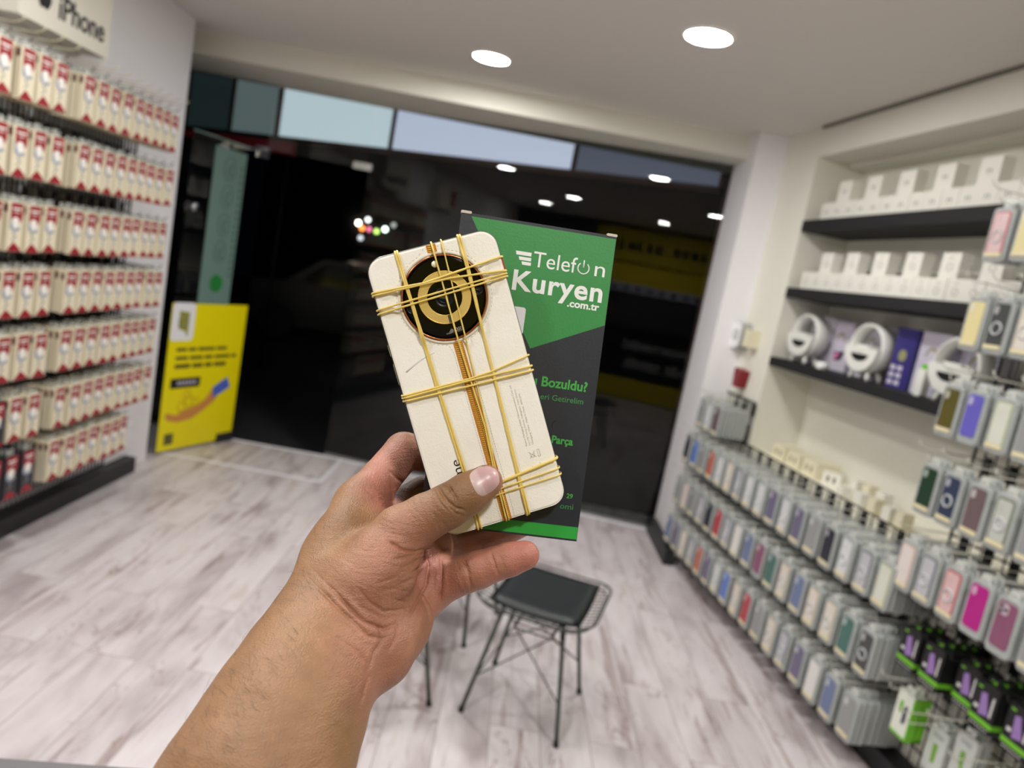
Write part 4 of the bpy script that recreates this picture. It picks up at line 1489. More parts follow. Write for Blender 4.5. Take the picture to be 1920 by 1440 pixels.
# faint blue pen line on the leather
MB().tube([(-0.0315 + 0.0045 * k + 0.0, 0.016 + 0.0065 * math.sin(k / 5 * PI * 0.55), -0.00072) for k in range(5)], 0.0009, 9).build('pen_mark', M('pale_blue_stain', (222, 220, 220), 0.6), ph)

# ---------------------------------------------------------------- rubber bands
RUB = M('yellow_rubber', (232, 204, 112), 0.42, bump=0.00004, bscale=800)
rb = random.Random(11)


def band_z(x, y, lift):
    r = math.hypot(x - 0.2, y - 50.0)
    z = 0.55
    if r < 24.6:
        z = 2.75
    elif r < 29:
        z = 0.55 + (2.75 - 0.55) * (29 - r) / 4.4
    if abs(x - 0.5) < 3.2:
        z = max(z, 1.25)
    return z + lift


def band(pts, vertical, label, r=0.55, lift=0.0):
    """closed loop round the phone; pts run edge to edge over the leather side, in mm"""
    path = []
    (xa, ya), (xb, yb) = pts[0], pts[-1]
    for (x0, y0), (x1, y1) in zip(pts, pts[1:]):
        n = max(2, int(math.hypot(x1 - x0, y1 - y0) / 2.0))
        for i in range(n):
            t_ = i / n
            x, y = x0 + (x1 - x0) * t_, y0 + (y1 - y0) * t_
            path.append((x, y, band_z(x, y, lift)))
    path.append((xb, yb, band_z(xb, yb, lift)))
    # trim the run so that it stays on the flat, then round both edges and the screen side
    ex = 36.95 if not vertical else 80.8
    flat = [p for p in path if abs(p[1] if vertical else p[0]) < ex - 1.6]

    def edge(x, y, sgn, down):
        out = []
        for k in range(0, 7):
            a = PI * k / 6
            o_ = ex - 0.2 + (0.55 + r * 0.35) * math.sin(a) ** 0.5 - (1 - math.sin(a)) * 1.0
            z = -4.0 + 4.5 * math.cos(a)
            out.append((x, sgn * o_, z) if vertical else (sgn * o_, y, z))
        return out
    s_end = math.copysign(1, yb if vertical else xb)
    e1 = edge(xb, yb, s_end, True)
    e0 = list(reversed(edge(xa, ya, -s_end, True)))
    back = [(xb + (xa - xb) * k / 10, s_end * (78 - 156 * k / 10), -8.85) for k in range(1, 10)] if vertical else \
        [(s_end * (34 - 68 * k / 6), yb + (ya - yb) * k / 6, -8.85) for k in range(1, 6)]
    full = flat + e1 + back + e0
    rad = [r * MMM * (1 + 0.10 * math.sin(i * 0.9 + xa)) for i in range(len(full))]
    o = MB().tube([(x * MMM, y * MMM, z * MMM) for x, y, z in full], r * MMM, 8, closed=True, radii=rad).mesh('rubber_band', RUB)
    ob = link('rubber_band', o)
    ob.matrix_world = PHM
    tag(ob, label, 'rubber band', 'yellow rubber bands around the phone')


V = True
band([(-19.2, 81), (-18.6, 60), (-17.9, 30), (-17.4, -1), (-16.2, -46), (-17.0, -81)], V, 'lengthwise rubber band nearest the thumb-side long edge, outer strand', 0.60, 0.25)
band([(-18.0, 81), (-17.6, 55), (-17.0, 30), (-16.4, -1), (-14.9, -46), (-15.0, -81)], V, 'lengthwise rubber band nearest the thumb-side long edge, inner strand', 0.60, 0.3)
band([(1.2, 81), (1.1, 60), (0.9, 26), (1.6, 3), (2.4, -25), (0.6, -50), (-0.3, -81)], V, 'lengthwise rubber band running along the golden zip strip', 0.52, 0.2)
band([(6.8, 81), (6.0, 55), (5.3, 28), (4.4, 0), (3.4, -25), (1.6, -50), (1.2, -81)], V, 'lengthwise rubber band crossing the camera beside the golden zip strip', 0.45, 0.0)
band([(16.4, 81), (16.1, 52), (15.4, 28), (14.9, 4), (14.0, -25), (13.2, -45), (12.1, -81)], V, 'lengthwise rubber band right of the camera lens, thicker strand', 0.72, 0.2)
band([(17.6, 81), (17.0, 52), (15.7, 28), (15.3, 4), (14.5, -25), (13.9, -45), (13.4, -81)], V, 'lengthwise rubber band beside the thicker strand past the camera lens', 0.52, 0.35)
Hh = False
band([(-37, 62.3), (-8, 60.3), (10, 61.6), (37, 63.6)], Hh, 'crosswise rubber band over the camera, topmost of four', 0.62, 0.9)
band([(-37, 60.9), (6, 59.2), (37, 55.6)], Hh, 'crosswise rubber band over the camera, second of four', 0.62, 0.8)
band([(-37, 52.7), (4.3, 53.6), (37, 54.0)], Hh, 'crosswise rubber band over the camera, third of four', 0.55, 0.9)
band([(-37, 50.5), (3.7, 51.5), (37, 52.4)], Hh, 'crosswise rubber band over the camera, lowest of four', 0.55, 0.85)
band([(-37, 3.8), (-1, 3.1), (14, 3.6), (37, 6.8)], Hh, 'crosswise rubber band at mid length, topmost of three', 0.50, 0.8)
band([(-37, 2.5), (0.8, 2.2), (37, 0.5)], Hh, 'crosswise rubber band at mid length, middle of three', 0.58, 0.9)
band([(-37, 0.7), (2.6, -0.9), (37, -2.0)], Hh, 'crosswise rubber band at mid length, lowest of three', 0.58, 0.8)
band([(-37, -62.0), (4.5, -57.8), (37, -54.2)], Hh, 'crosswise rubber band beside the thumb tip, topmost of three', 0.80, 0.7)
band([(-37, -63.2), (2.1, -61.5), (37, -60.0)], Hh, 'crosswise rubber band beside the thumb tip, middle of three', 0.46, 0.7)
band([(-37, -65.0), (2.2, -64.3), (37, -63.8)], Hh, 'crosswise rubber band beside the thumb tip, lowest of three', 0.46, 0.7)

# ---------------------------------------------------------------- service box
BXD = M('box_anthracite', (34, 38, 50), 0.45, bump=0.00006, bscale=700)
BXG = M('box_green', (52, 138, 72), 0.42, bump=0.00006, bscale=700)
BXG2 = M('box_bright_green', (44, 160, 62), 0.42)
BXW = M('box_white_print', (240, 240, 242), 0.45)
BXT = M('box_green_print', (66, 168, 74), 0.45)
bx = held('phone_box', 'slim green and anthracite repair service box held behind the phone', 'box', BXM)
bw, bh, bt_ = 0.0930, 0.1822, 0.022
m = MB().box(-bw / 2, bw / 2, -bh / 2, bh / 2, -bt_, 0)
m.build('carton', BXD, bx)
g = MB().poly([(-0.0405, 0.0893, 0.00006), (0.0040, 0.0177, 0.00006), (0.0463, 0.0375, 0.00006), (0.0463, 0.0893, 0.00006)])
g.build('green_field', BXG, bx)
MB().poly([(-0.0463, -0.0833, 0.00006), (0.0463, -0.0828, 0.00006), (0.0463, -0.0900, 0.00006), (-0.0463, -0.0900, 0.00006)]).build('green_foot', BXG2, bx)
CARD = M('raw_card_edge', (206, 196, 184), 0.7)
for x0, x1 in ((-0.0468, -0.0405), (0.0404, 0.0468)):
    MB().prism(rrect(x1 - x0, 0.0016, 0.0007, 3, (x0 + x1) / 2, bh / 2 + 0.0002), lambda a, b: (a, b, -0.0035), lambda a, b: (a, b, 0.0004)).build('tuck_flap', CARD, bx)
MB().poly([(x, y, 0.0001) for x, y in rrect(0.034, 0.016, 0.0016, 4, -0.0185, 0.0330)]).build('white_sticker', M('sticker_white', (232, 230, 238), 0.4), bx)
T = Matrix.Translation
tzb = 0.00012
lg = MB()
for (x0, x1, y1, y0) in ((-12.0, -2.6, 73.5, 71.3), (-9.9, -2.4, 70.4, 68.4), (-7.9, -2.2, 67.7, 65.8)):
    lg.poly([(x0 * MMM, y1 * MMM, tzb), ((x1 - 0.0) * MMM, y1 * MMM, tzb), ((x1) * MMM, y0 * MMM, tzb), ((x0 + 0.6) * MMM, y0 * MMM, tzb)])
lg.build('logo_bars', BXW, bx)
text_part('lettering', 'Telef', 0.0132, BXW, bx, T((-0.0013, 0.0657, tzb)), fit=0.0262)
pw = MB()
ang = [math.radians(128 + (412 - 128) * i / 22) for i in range(23)]
pw.tube([(0.02910 + 0.00335 * math.cos(a), 0.0691 + 0.00335 * math.sin(a), tzb) for a in ang], 0.00042, 5)
pw.tube([(0.02910, 0.0693, tzb), (0.02910, 0.0739, tzb)], 0.00042, 5)
pw.build('power_symbol', BXW, bx)
text_part('lettering', 'n', 0.0132, BXW, bx, T((0.0350, 0.0657, tzb)), fit=0.0062)
text_part('lettering', 'Kuryen', 0.0165, BXW, bx, T((-0.0124, 0.0508, tzb)), bold=0.00040, spacing=1.08, fit=0.0540)
text_part('lettering', '.com.tr', 0.0060, BXW, bx, T((0.0222, 0.0455, tzb)), bold=0.00018, fit=0.0193)
text_part('lettering', 'u Bozuldu?', 0.0080, BXT, bx, T((0.0070, -0.0030, tzb)), bold=0.00020, fit=0.0335)
text_part('lettering', 'eri Getirelim', 0.0048, M('box_dark_green_print', (62, 146, 78), 0.45), bx, T((0.0137, -0.0107, tzb)), fit=0.0256)
text_part('lettering', 'Parça', 0.0062, BXT, bx, T((0.0236, -0.0354, tzb)), bold=0.00018, fit=0.0128)
text_part('lettering', '29', 0.0038, BXT, bx, T((0.0370, -0.0664, tzb)), bold=0.00010)
text_part('lettering', 'omi', 0.0046, M('box_dark_green_print'), bx, T((0.0338, -0.0729, tzb)), fit=0.0078)
MB().tube([(0.0245, -0.0215, tzb), (0.0228, -0.0238, tzb), (0.0233, -0.0268, tzb)], 0.0001, 4).tube([(0.0228, -0.0238, tzb), (0.0275, -0.0205, tzb)], 0.0001, 4) \
    .build('scratch', M('dark_scratch', (30, 30, 36), 0.6), bx)

# ================================================================== hand and forearm
VOX = 0.00105
PTS = {}


def cp_(x, y, d):
    return camp(x, y, d)


lo = np.array([-0.235, -0.275, -0.505])
hi = np.array([0.035, 0.005, -0.235])
dims = np.ceil((hi - lo) / VOX).astype(int)
FIELD_BG = np.float32(0.05)
axs = [np.float32(lo[i]) + np.arange(dims[i], dtype=np.float32) * np.float32(VOX) for i in range(3)]


def region(pts, pad):
    a = np.min(pts, axis=0) - pad
    b = np.max(pts, axis=0) + pad
    i0 = np.clip(((a - lo) / VOX).astype(int), 0, dims)
    i1 = np.clip(((b - lo) / VOX).astype(int) + 1, 0, dims)
    return tuple(slice(i0[k], i1[k]) for k in range(3))


def cone(field, pts_r, k, flat=None, fs=1.0, pad=0.016):
    """union a chain of tapered capsules [(point, radius_mm)] into field with blend k"""
    for (p, ra), (q, rb_) in zip(pts_r, pts_r[1:]):
        ra, rb2 = ra * 0.001, rb_ * 0.001
        sl = region(np.array([p, q]), max(ra, rb2) + pad)
        X = axs[0][sl[0]][:, None, None]
        Y = axs[1][sl[1]][None, :, None]
        Z = axs[2][sl[2]][None, None, :]
        d = (q - p).astype(np.float32)
        L2 = float(d @ d) + 1e-12
        ax_, ay_, az_ = X - np.float32(p[0]), Y - np.float32(p[1]), Z - np.float32(p[2])
        t = np.clip((ax_ * d[0] + ay_ * d[1] + az_ * d[2]) / L2, 0, 1)
        ex, ey, ez = ax_ - t * d[0], ay_ - t * d[1], az_ - t * d[2]
        if flat is not None:
            f = np.asarray(flat, np.float32)
            dn = ex * f[0] + ey * f[1] + ez * f[2]
            ex, ey, ez = ex + (fs - 1) * dn * f[0], ey + (fs - 1) * dn * f[1], ez + (fs - 1) * dn * f[2]
        dist = np.sqrt(ex * ex + ey * ey + ez * ez) - (ra + (rb2 - ra) * t)
        old = field[sl]
        if k <= 0:
            field[sl] = np.minimum(old, dist)
        else:
            h = np.clip(0.5 + 0.5 * (old - dist) / k, 0, 1)
            field[sl] = old * (1 - h) + dist * h - k * h * (1 - h)


palm = np.full(tuple(dims), FIELD_BG, np.float32)
ZF = (0, 0, 1)
# forearm and wrist, wider than thick
cone(palm, [(cp_(320, 1790, 0.292), 40), (cp_(400, 1640, 0.300), 40.5), (cp_(470, 1493, 0.312), 39.0), (cp_(523, 1372, 0.332), 35.0), (cp_(556, 1303, 0.347), 32.5), (cp_(588, 1238, 0.362), 30.5)], 0.012, ZF, 1.25, 0.03)
# wrist into the hand
cone(palm, [(cp_(588, 1238, 0.362), 30), (cp_(640, 1140, 0.384), 27)], 0.014, ZF, 1.45, 0.03)
# metacarpals
cone(palm, [(cp_(588, 1145, 0.380), 17), (cp_(622, 1045, 0.402), 14.5), (cp_(673, 945, 0.428), 13.2)], 0.012)
cone(palm, [(cp_(620, 1175, 0.380), 17), (cp_(722, 988, 0.440), 13.5)], 0.012)
cone(palm, [(cp_(650, 1190, 0.378), 17), (cp_(765, 1050, 0.440), 13.5)], 0.012)
cone(palm, [(cp_(672, 1215, 0.374), 17), (cp_(735, 1150, 0.402), 15.0), (cp_(786, 1100, 0.424), 13.5)], 0.012)
# heel of the hand under the little finger
cone(palm, [(cp_(662, 1268, 0.366), 13.0), (cp_(712, 1225, 0.378), 15.5), (cp_(752, 1178, 0.394), 13.5), (cp_(782, 1118, 0.412), 12.5)], 0.009)
# pad below the ring and middle fingers
cone(palm, [(cp_(786, 1100, 0.420), 12.5), (cp_(790, 1048, 0.427), 12.5), (cp_(796, 1012, 0.435), 12.5), (cp_(800, 985, 0.446), 12.0)], 0.012)
# web between thumb and index
cone(palm, [(cp_(655, 1000, 0.408), 12.5), (cp_(700, 985, 0.414), 9.0)], 0.014)

thumb = np.full(tuple(dims), FIELD_BG, np.float32)
cone(thumb, [(cp_(640, 1175, 0.374), 17.5), (cp_(672, 1105, 0.382), 21.5), (cp_(712, 1060, 0.3885), 20.5), (cp_(752, 1000, 0.394), 14.8), (cp_(798, 970, 0.3965), 12.4), (cp_(840, 949, 0.3975), 11.7),
             (cp_(876, 926, 0.3985), 11.0), (cp_(911, 903, 0.4005), 9.4)], 0.004)
# union of hand and thumb: smooth at the root, so that a fold stays under the thenar
k = 0.0065
h = np.clip(0.5 + 0.5 * (palm - thumb) / k, 0, 1)
palm = palm * (1 - h) + thumb * h - k * h * (1 - h)
del thumb, h

fing = np.full(tuple(dims), FIELD_BG, np.float32)
IDX = [(cp_(673, 945, 0.428), 13.0), (cp_(713, 898, 0.442), 12.2), (cp_(757, 846, 0.456), 12.0), (cp_(800, 852, 0.461), 10.6), (cp_(848, 872, 0.4615), 9.6), (cp_(888, 890, 0.4605), 8.2)]
MID = [(cp_(722, 988, 0.440), 13.2), (cp_(758, 948, 0.458), 12.0), (cp_(792, 926, 0.466), 11.0), (cp_(840, 930, 0.467), 10.0), (cp_(905, 945, 0.4625), 9.4), (cp_(942, 955, 0.461), 8.2)]
RIN = [(cp_(765, 1050, 0.440), 13.0), (cp_(812, 1042, 0.449), 12.0), (cp_(862, 1024, 0.460), 11.2), (cp_(925, 1003, 0.4605), 10.0), (cp_(978, 982, 0.4605), 8.4)]
PIN = [(cp_(788, 1105, 0.424), 13.0), (cp_(826, 1091, 0.417), 11.9), (cp_(845, 1085, 0.414), 11.6), (cp_(871, 1077, 0.411), 10.7), (cp_(898, 1068, 0.409), 10.6), (cp_(926, 1058, 0.4075), 9.5),
       (cp_(955, 1049, 0.4065), 9.6), (cp_(984, 1041, 0.4055), 8.3)]
for c_ in (IDX, MID, RIN, PIN):
    one = np.full(tuple(dims), FIELD_BG, np.float32) if False else None
    cone(fing, c_, 0.0015, None, 1, 0.012)
k = 0.009
h = np.clip(0.5 + 0.5 * (palm - fing) / k, 0, 1)
field = palm * (1 - h) + fing * h - k * h * (1 - h)
del palm, fing, h
import openvdb
field = np.clip(field, -4 * VOX, 4 * VOX)
grid = openvdb.FloatGrid(4 * VOX)
grid.copyFromArray(np.ascontiguousarray(field.astype(np.float32)))
vv, qq = grid.convertToQuads(isovalue=0.0)
del field, grid
vv = np.asarray(vv, np.float64) * VOX + lo          # lens axes
qq = np.asarray(qq, np.int64)
# drop the flat cut where the forearm leaves the block: it lies far outside the frame
nv = len(vv)
# Laplacian smoothing
ed = np.concatenate([qq[:, [0, 1]], qq[:, [1, 2]], qq[:, [2, 3]], qq[:, [3, 0]]])
ed = np.unique(np.sort(ed, axis=1), axis=0)
deg = np.bincount(ed.ravel(), minlength=nv).astype(float)[:, None]


def smooth(P, n, lam=0.5):
    for _ in range(n):
        S = np.zeros_like(P)
        for c in range(P.shape[1]):
            S[:, c] = np.bincount(ed[:, 0], P[ed[:, 1], c], nv) + np.bincount(ed[:, 1], P[ed[:, 0], c], nv)
        P = P + lam * (S / deg - P)
    return P


vv = smooth(vv, 6)
# one midpoint subdivision, so that thin folds can be cut
def subdivide(P, Q):
    n0 = len(P)
    e = np.concatenate([Q[:, [0, 1]], Q[:, [1, 2]], Q[:, [2, 3]], Q[:, [3, 0]]])
    e = np.sort(e, axis=1)
    ue, inv = np.unique(e, axis=0, return_inverse=True)
    inv = inv.reshape(-1)
    mid = (P[ue[:, 0]] + P[ue[:, 1]]) / 2
    cen = P[Q].mean(axis=1)
    m = len(Q)
    E0, E1, E2, E3 = (n0 + inv[i * m:(i + 1) * m] for i in range(4))
    Cc = n0 + len(ue) + np.arange(m)
    NQ = np.concatenate([np.stack(t_, 1) for t_ in ((Q[:, 0], E0, Cc, E3), (E0, Q[:, 1], E1, Cc), (Cc, E1, Q[:, 2], E2), (E3, Cc, E2, Q[:, 3]))])
    return np.concatenate([P, mid, cen]), NQ


# only the part inside or near the frame is kept
keep = (-vv[:, 1] / -vv[:, 2] * F + 720 < 1640)
fk = keep[qq].all(axis=1)
qq = qq[fk]
used_v = np.unique(qq)
remap = np.full(len(vv), -1)
remap[used_v] = np.arange(len(used_v))
vv, qq = vv[used_v], remap[qq]
vv, qq = subdivide(vv, qq)
nv = len(vv)
ed = np.concatenate([qq[:, [0, 1]], qq[:, [1, 2]], qq[:, [2, 3]], qq[:, [3, 0]]])
ed = np.unique(np.sort(ed, axis=1), axis=0)
deg = np.bincount(ed.ravel(), minlength=nv).astype(float)[:, None]
vv = smooth(vv, 3)


def vnormals(P):
    a, b, c, d = (P[qq[:, i]] for i in range(4))
    fn = np.cross(c - a, d - b)
    N_ = np.zeros_like(P)
    for i in range(4):
        for c_ in range(3):
            N_[:, c_] += np.bincount(qq[:, i], fn[:, c_], nv)
    return N_ / (np.linalg.norm(N_, axis=1, keepdims=True) + 1e-12)


nn = vnormals(vv)
ctr_ = vv.mean(axis=0)
if ((vv - ctr_) * nn).sum() < 0:
    qq = qq[:, ::-1]
    nn = -nn


def seg_dist(P2, pts):
    """distance in px of projected points to a polyline, and position along it 0..1"""
    best = np.full(len(P2), 1e9)
    pts = np.asarray(pts, float)
    seglen = np.r_[0, np.cumsum(np.linalg.norm(np.diff(pts, axis=0), axis=1))]
    along = np.zeros(len(P2))
    for i in range(len(pts) - 1):
        a, d = pts[i], pts[i + 1] - pts[i]
        t = np.clip(((P2 - a) @ d) / (d @ d), 0, 1)
        e = np.linalg.norm(P2 - a - t[:, None] * d, axis=1)
        m_ = e < best
        best[m_] = e[m_]
        along[m_] = (seglen[i] + t[m_] * (seglen[i + 1] - seglen[i])) / seglen[-1]
    return best, along


pxy = np.stack([960 + F * vv[:, 0] / -vv[:, 2], 720 - F * vv[:, 1] / -vv[:, 2]], 1)
face = nn[:, 2] > 0.05            # skin turned to the lens: palm side creases are cut there


def Z2(pts):                      # points read in the 2.182x enlargement of (280, 780)
    return [(280 + x / 2.182, 780 + y / 2.182) for x, y in pts]


def Z3(pts):                      # points read in the 3.4286x enlargement of (640, 740)
    return [(640 + x / 3.4286, 740 + y / 3.4286) for x, y in pts]


creases = [  # polyline, depth mm, width px
    (Z3([(620, 590), (650, 640), (690, 690), (740, 730), (800, 745)]), 0.75, 3.2),
    (Z3([(640, 580), (700, 600), (735, 660), (745, 720)]), 0.60, 3.0),
    (Z3([(690, 575), (705, 620), (690, 650)]), 0.45, 2.6),
    (Z3([(650, 660), (690, 720), (740, 765), (780, 775)]), 0.45, 2.8),
    (Z3([(600, 620), (640, 700), (700, 760)]), 0.30, 2.6),
    (Z3([(1010, 440), (1040, 500), (1040, 580)]), 0.0, 3),
    # joint lines of the little finger
    (Z3([(775, 1075), (800, 1110), (815, 1160), (835, 1240)]), 0.55, 3.0),
    (Z3([(790, 1060), (812, 1110), (832, 1170)]), 0.35, 2.6),
    (Z3([(962, 1010), (972, 1060), (990, 1110), (1012, 1165)]), 0.55, 3.0),
    (Z3([(970, 1050), (985, 1075), (1000, 1130)]), 0.25, 2.4),
    # root of the fingers
    (Z3([(640, 1060), (642, 1130), (640, 1230), (634, 1330)]), 0.9, 3.6),
    # ring finger joint line
    (Z3([(880, 930), (905, 960), (905, 1000)]), 0.45, 2.8),
    # folds of the thenar
    (Z3([(300, 940), (400, 1000), (480, 1010), (545, 990)]), 0.8, 3.6),
    (Z3([(330, 1060), (420, 1040), (500, 1030), (545, 1010)]), 0.35, 3.2),
    (Z3([(545, 990), (545, 1060), (510, 1110), (450, 1150)]), 0.7, 4.0),
    (Z3([(520, 1100), (460, 1180), (330, 1240)]), 0.4, 4.0),
    (Z3([(380, 1120), (480, 1070), (530, 1040)]), 0.25, 3.2),
    # palm lines
    (Z3([(545, 1010), (560, 1100), (540, 1230), (490, 1330), (420, 1440)]), 0.7, 4.0),
    (Z3([(600, 1440), (580, 1350), (520, 1260), (500, 1240)]), 0.6, 3.6),
    (Z2([(1100, 720), (1140, 790), (1150, 860)]), 0.5, 3.6),
    (Z2([(780, 740), (830, 800), (880, 840), (960, 870), (1010, 850)]), 0.8, 4.2),
    (Z2([(690, 700), (780, 790), (850, 850), (900, 900), (960, 910)]), 0.8, 4.2),
    (Z2([(720, 680), (800, 760), (870, 830)]), 0.4, 3.6),
    (Z2([(850, 700), (900, 760), (960, 800), (1050, 790), (1100, 740)]), 0.35, 3.6),
    (Z2([(940, 860), (950, 920), (920, 970), (900, 1040)]), 0.6, 4.0),
    (Z2([(1010, 830), (1010, 900), (980, 960)]), 0.45, 3.8),
    (Z2([(860, 960), (890, 1010), (900, 1070), (880, 1130), (865, 1185)]), 0.6, 4.6),
    (Z2([(700, 880), (790, 920), (850, 960), (880, 1010)]), 0.35, 4.0),
    (Z2([(1000, 690), (1060, 640), (1110, 570)]), 0.2, 3.4),
    (Z2([(930, 720), (1030, 700), (1090, 660)]), 0.2, 3.2),
    (Z2([(920, 690), (1000, 660), (1080, 610)]), 0.2, 3.2),
    # index finger root
    (Z3([(300, 480), (360, 540), (420, 580)]), 0.5, 4.0),
    (Z3([(120, 570), (220, 610), (320, 690)]), 0.3, 4.0),
    (Z3([(60, 560), (150, 600), (240, 680)]), 0.2, 3.6),
]
disp = np.zeros(nv)
# families of short fine lines: (centre px, half extents, angle deg, spread, count)
frng = random.Random(4)
fine_lines = []
for (cx_, cy_, hx, hy, an, spd, cn_) in ((715, 1090, 70, 70, 12, 14, 46), (640, 1130, 60, 60, 38, 12, 26), (655, 1240, 45, 60, 55, 14, 22), (760, 1180, 35, 70, 100, 16, 22),
                                         (800, 960, 34, 26, 60, 16, 20), (700, 960, 50, 30, 20, 16, 14), (590, 1200, 60, 50, 48, 10, 20), (700, 1010, 60, 30, 8, 12, 16),
                                         (870, 1080, 20, 28, 75, 12, 7), (930, 1058, 14, 26, 70, 12, 6), (812, 1080, 12, 44, 88, 10, 4), (730, 905, 24, 30, 70, 16, 10)):
    for _ in range(cn_):
        x0, y0 = cx_ + frng.uniform(-hx, hx), cy_ + frng.uniform(-hy, hy)
        a_ = math.radians(an + frng.uniform(-spd, spd))
        ln_ = frng.uniform(12, 34)
        bn_ = frng.uniform(-0.12, 0.12)
        fine_lines.append(([(x0 + ln_ * t_ * math.cos(a_ + bn_ * t_), y0 + ln_ * t_ * math.sin(a_ + bn_ * t_)) for t_ in (-1, -0.3, 0.3, 1)], frng.uniform(0.08, 0.20), frng.uniform(1.5, 2.2)))
for pl, dep, wd in fine_lines:
    bb = np.array(pl)
    sel = np.nonzero(face & (pxy[:, 0] > bb[:, 0].min() - 6) & (pxy[:, 0] < bb[:, 0].max() + 6) & (pxy[:, 1] > bb[:, 1].min() - 6) & (pxy[:, 1] < bb[:, 1].max() + 6))[0]
    if len(sel):
        d_, al = seg_dist(pxy[sel], pl)
        disp[sel] -= dep * 0.0008 * np.exp(-(d_ / wd) ** 2) * np.clip(np.minimum(al, 1 - al) * 4, 0, 1)
for pl, dep, wd in creases:
    if dep <= 0:
        continue
    d_, al = seg_dist(pxy, pl)
    fade = np.clip(np.minimum(al, 1 - al) * 5 + 0.25, 0, 1)
    disp -= np.where(face, dep * 0.00145 * np.exp(-(d_ / (wd * 0.75)) ** 2) * fade, 0)
    disp += np.where(face, dep * 0.00022 * np.exp(-((d_ - wd * 2.4) / (wd * 1.1)) ** 2) * fade, 0)
# soft, large unevenness: tendons on the wrist, pads
for (cx_, cy_, rx, amp) in ((900, 1075, 13, 0.3), (850, 1085, 14, 0.3), (975, 1042, 16, 0.3), (712, 1075, 40, 1.2), (760, 1190, 30, 0.5)):
    d_ = np.hypot(pxy[:, 0] - cx_, pxy[:, 1] - cy_)
    disp += np.where(face, amp * 0.001 * np.exp(-(d_ / rx) ** 2), 0)
vv = vv + nn * disp[:, None]
vv = smooth(vv, 1, 0.15)
# colour zones as a vertex attribute


def near(pts, r0, r1):
    d = np.full(nv, 1e9)
    for p in pts:
        d = np.minimum(d, np.linalg.norm(vv - p, axis=1))
    return np.clip((r1 - d) / (r1 - r0), 0, 1)


pink = np.zeros(nv)
pink = np.maximum(pink, 0.95 * near([cp_(985, 1040, 0.4055), cp_(900, 890, 0.46)], 0.010, 0.026))
pink = np.maximum(pink, 0.75 * near([cp_(850, 1085, 0.413), cp_(920, 1060, 0.408), cp_(812, 1040, 0.45), cp_(880, 1015, 0.46), cp_(945, 995, 0.46)], 0.010, 0.026))
pink = np.maximum(pink, 0.75 * near([cp_(806, 1080, 0.41), cp_(800, 1030, 0.43), cp_(795, 1130, 0.41)], 0.010, 0.030))
pink = np.maximum(pink, 0.42 * near([cp_(760, 1060, 0.37), cp_(730, 1120, 0.37), cp_(750, 1190, 0.38), cp_(700, 1240, 0.36)], 0.016, 0.042))
pink = np.maximum(pink, 0.70 * near([cp_(735, 905, 0.432), cp_(745, 870, 0.44), cp_(725, 935, 0.43)], 0.012, 0.026))
pink = np.maximum(pink, 0.35 * near([cp_(925, 900, 0.394)], 0.006, 0.016))
pink = smooth(pink[:, None], 24)[:, 0]
me = bpy.data.meshes.new('hand_and_forearm')
me.from_pydata([tuple(v) for v in vv], [], [tuple(int(i) for i in f) for f in qq])
at = me.attributes.new('pink', 'FLOAT', 'POINT')
at.data.foreach_set('value', pink.astype(np.float32))
me.polygons.foreach_set('use_smooth', [True] * len(me.polygons))


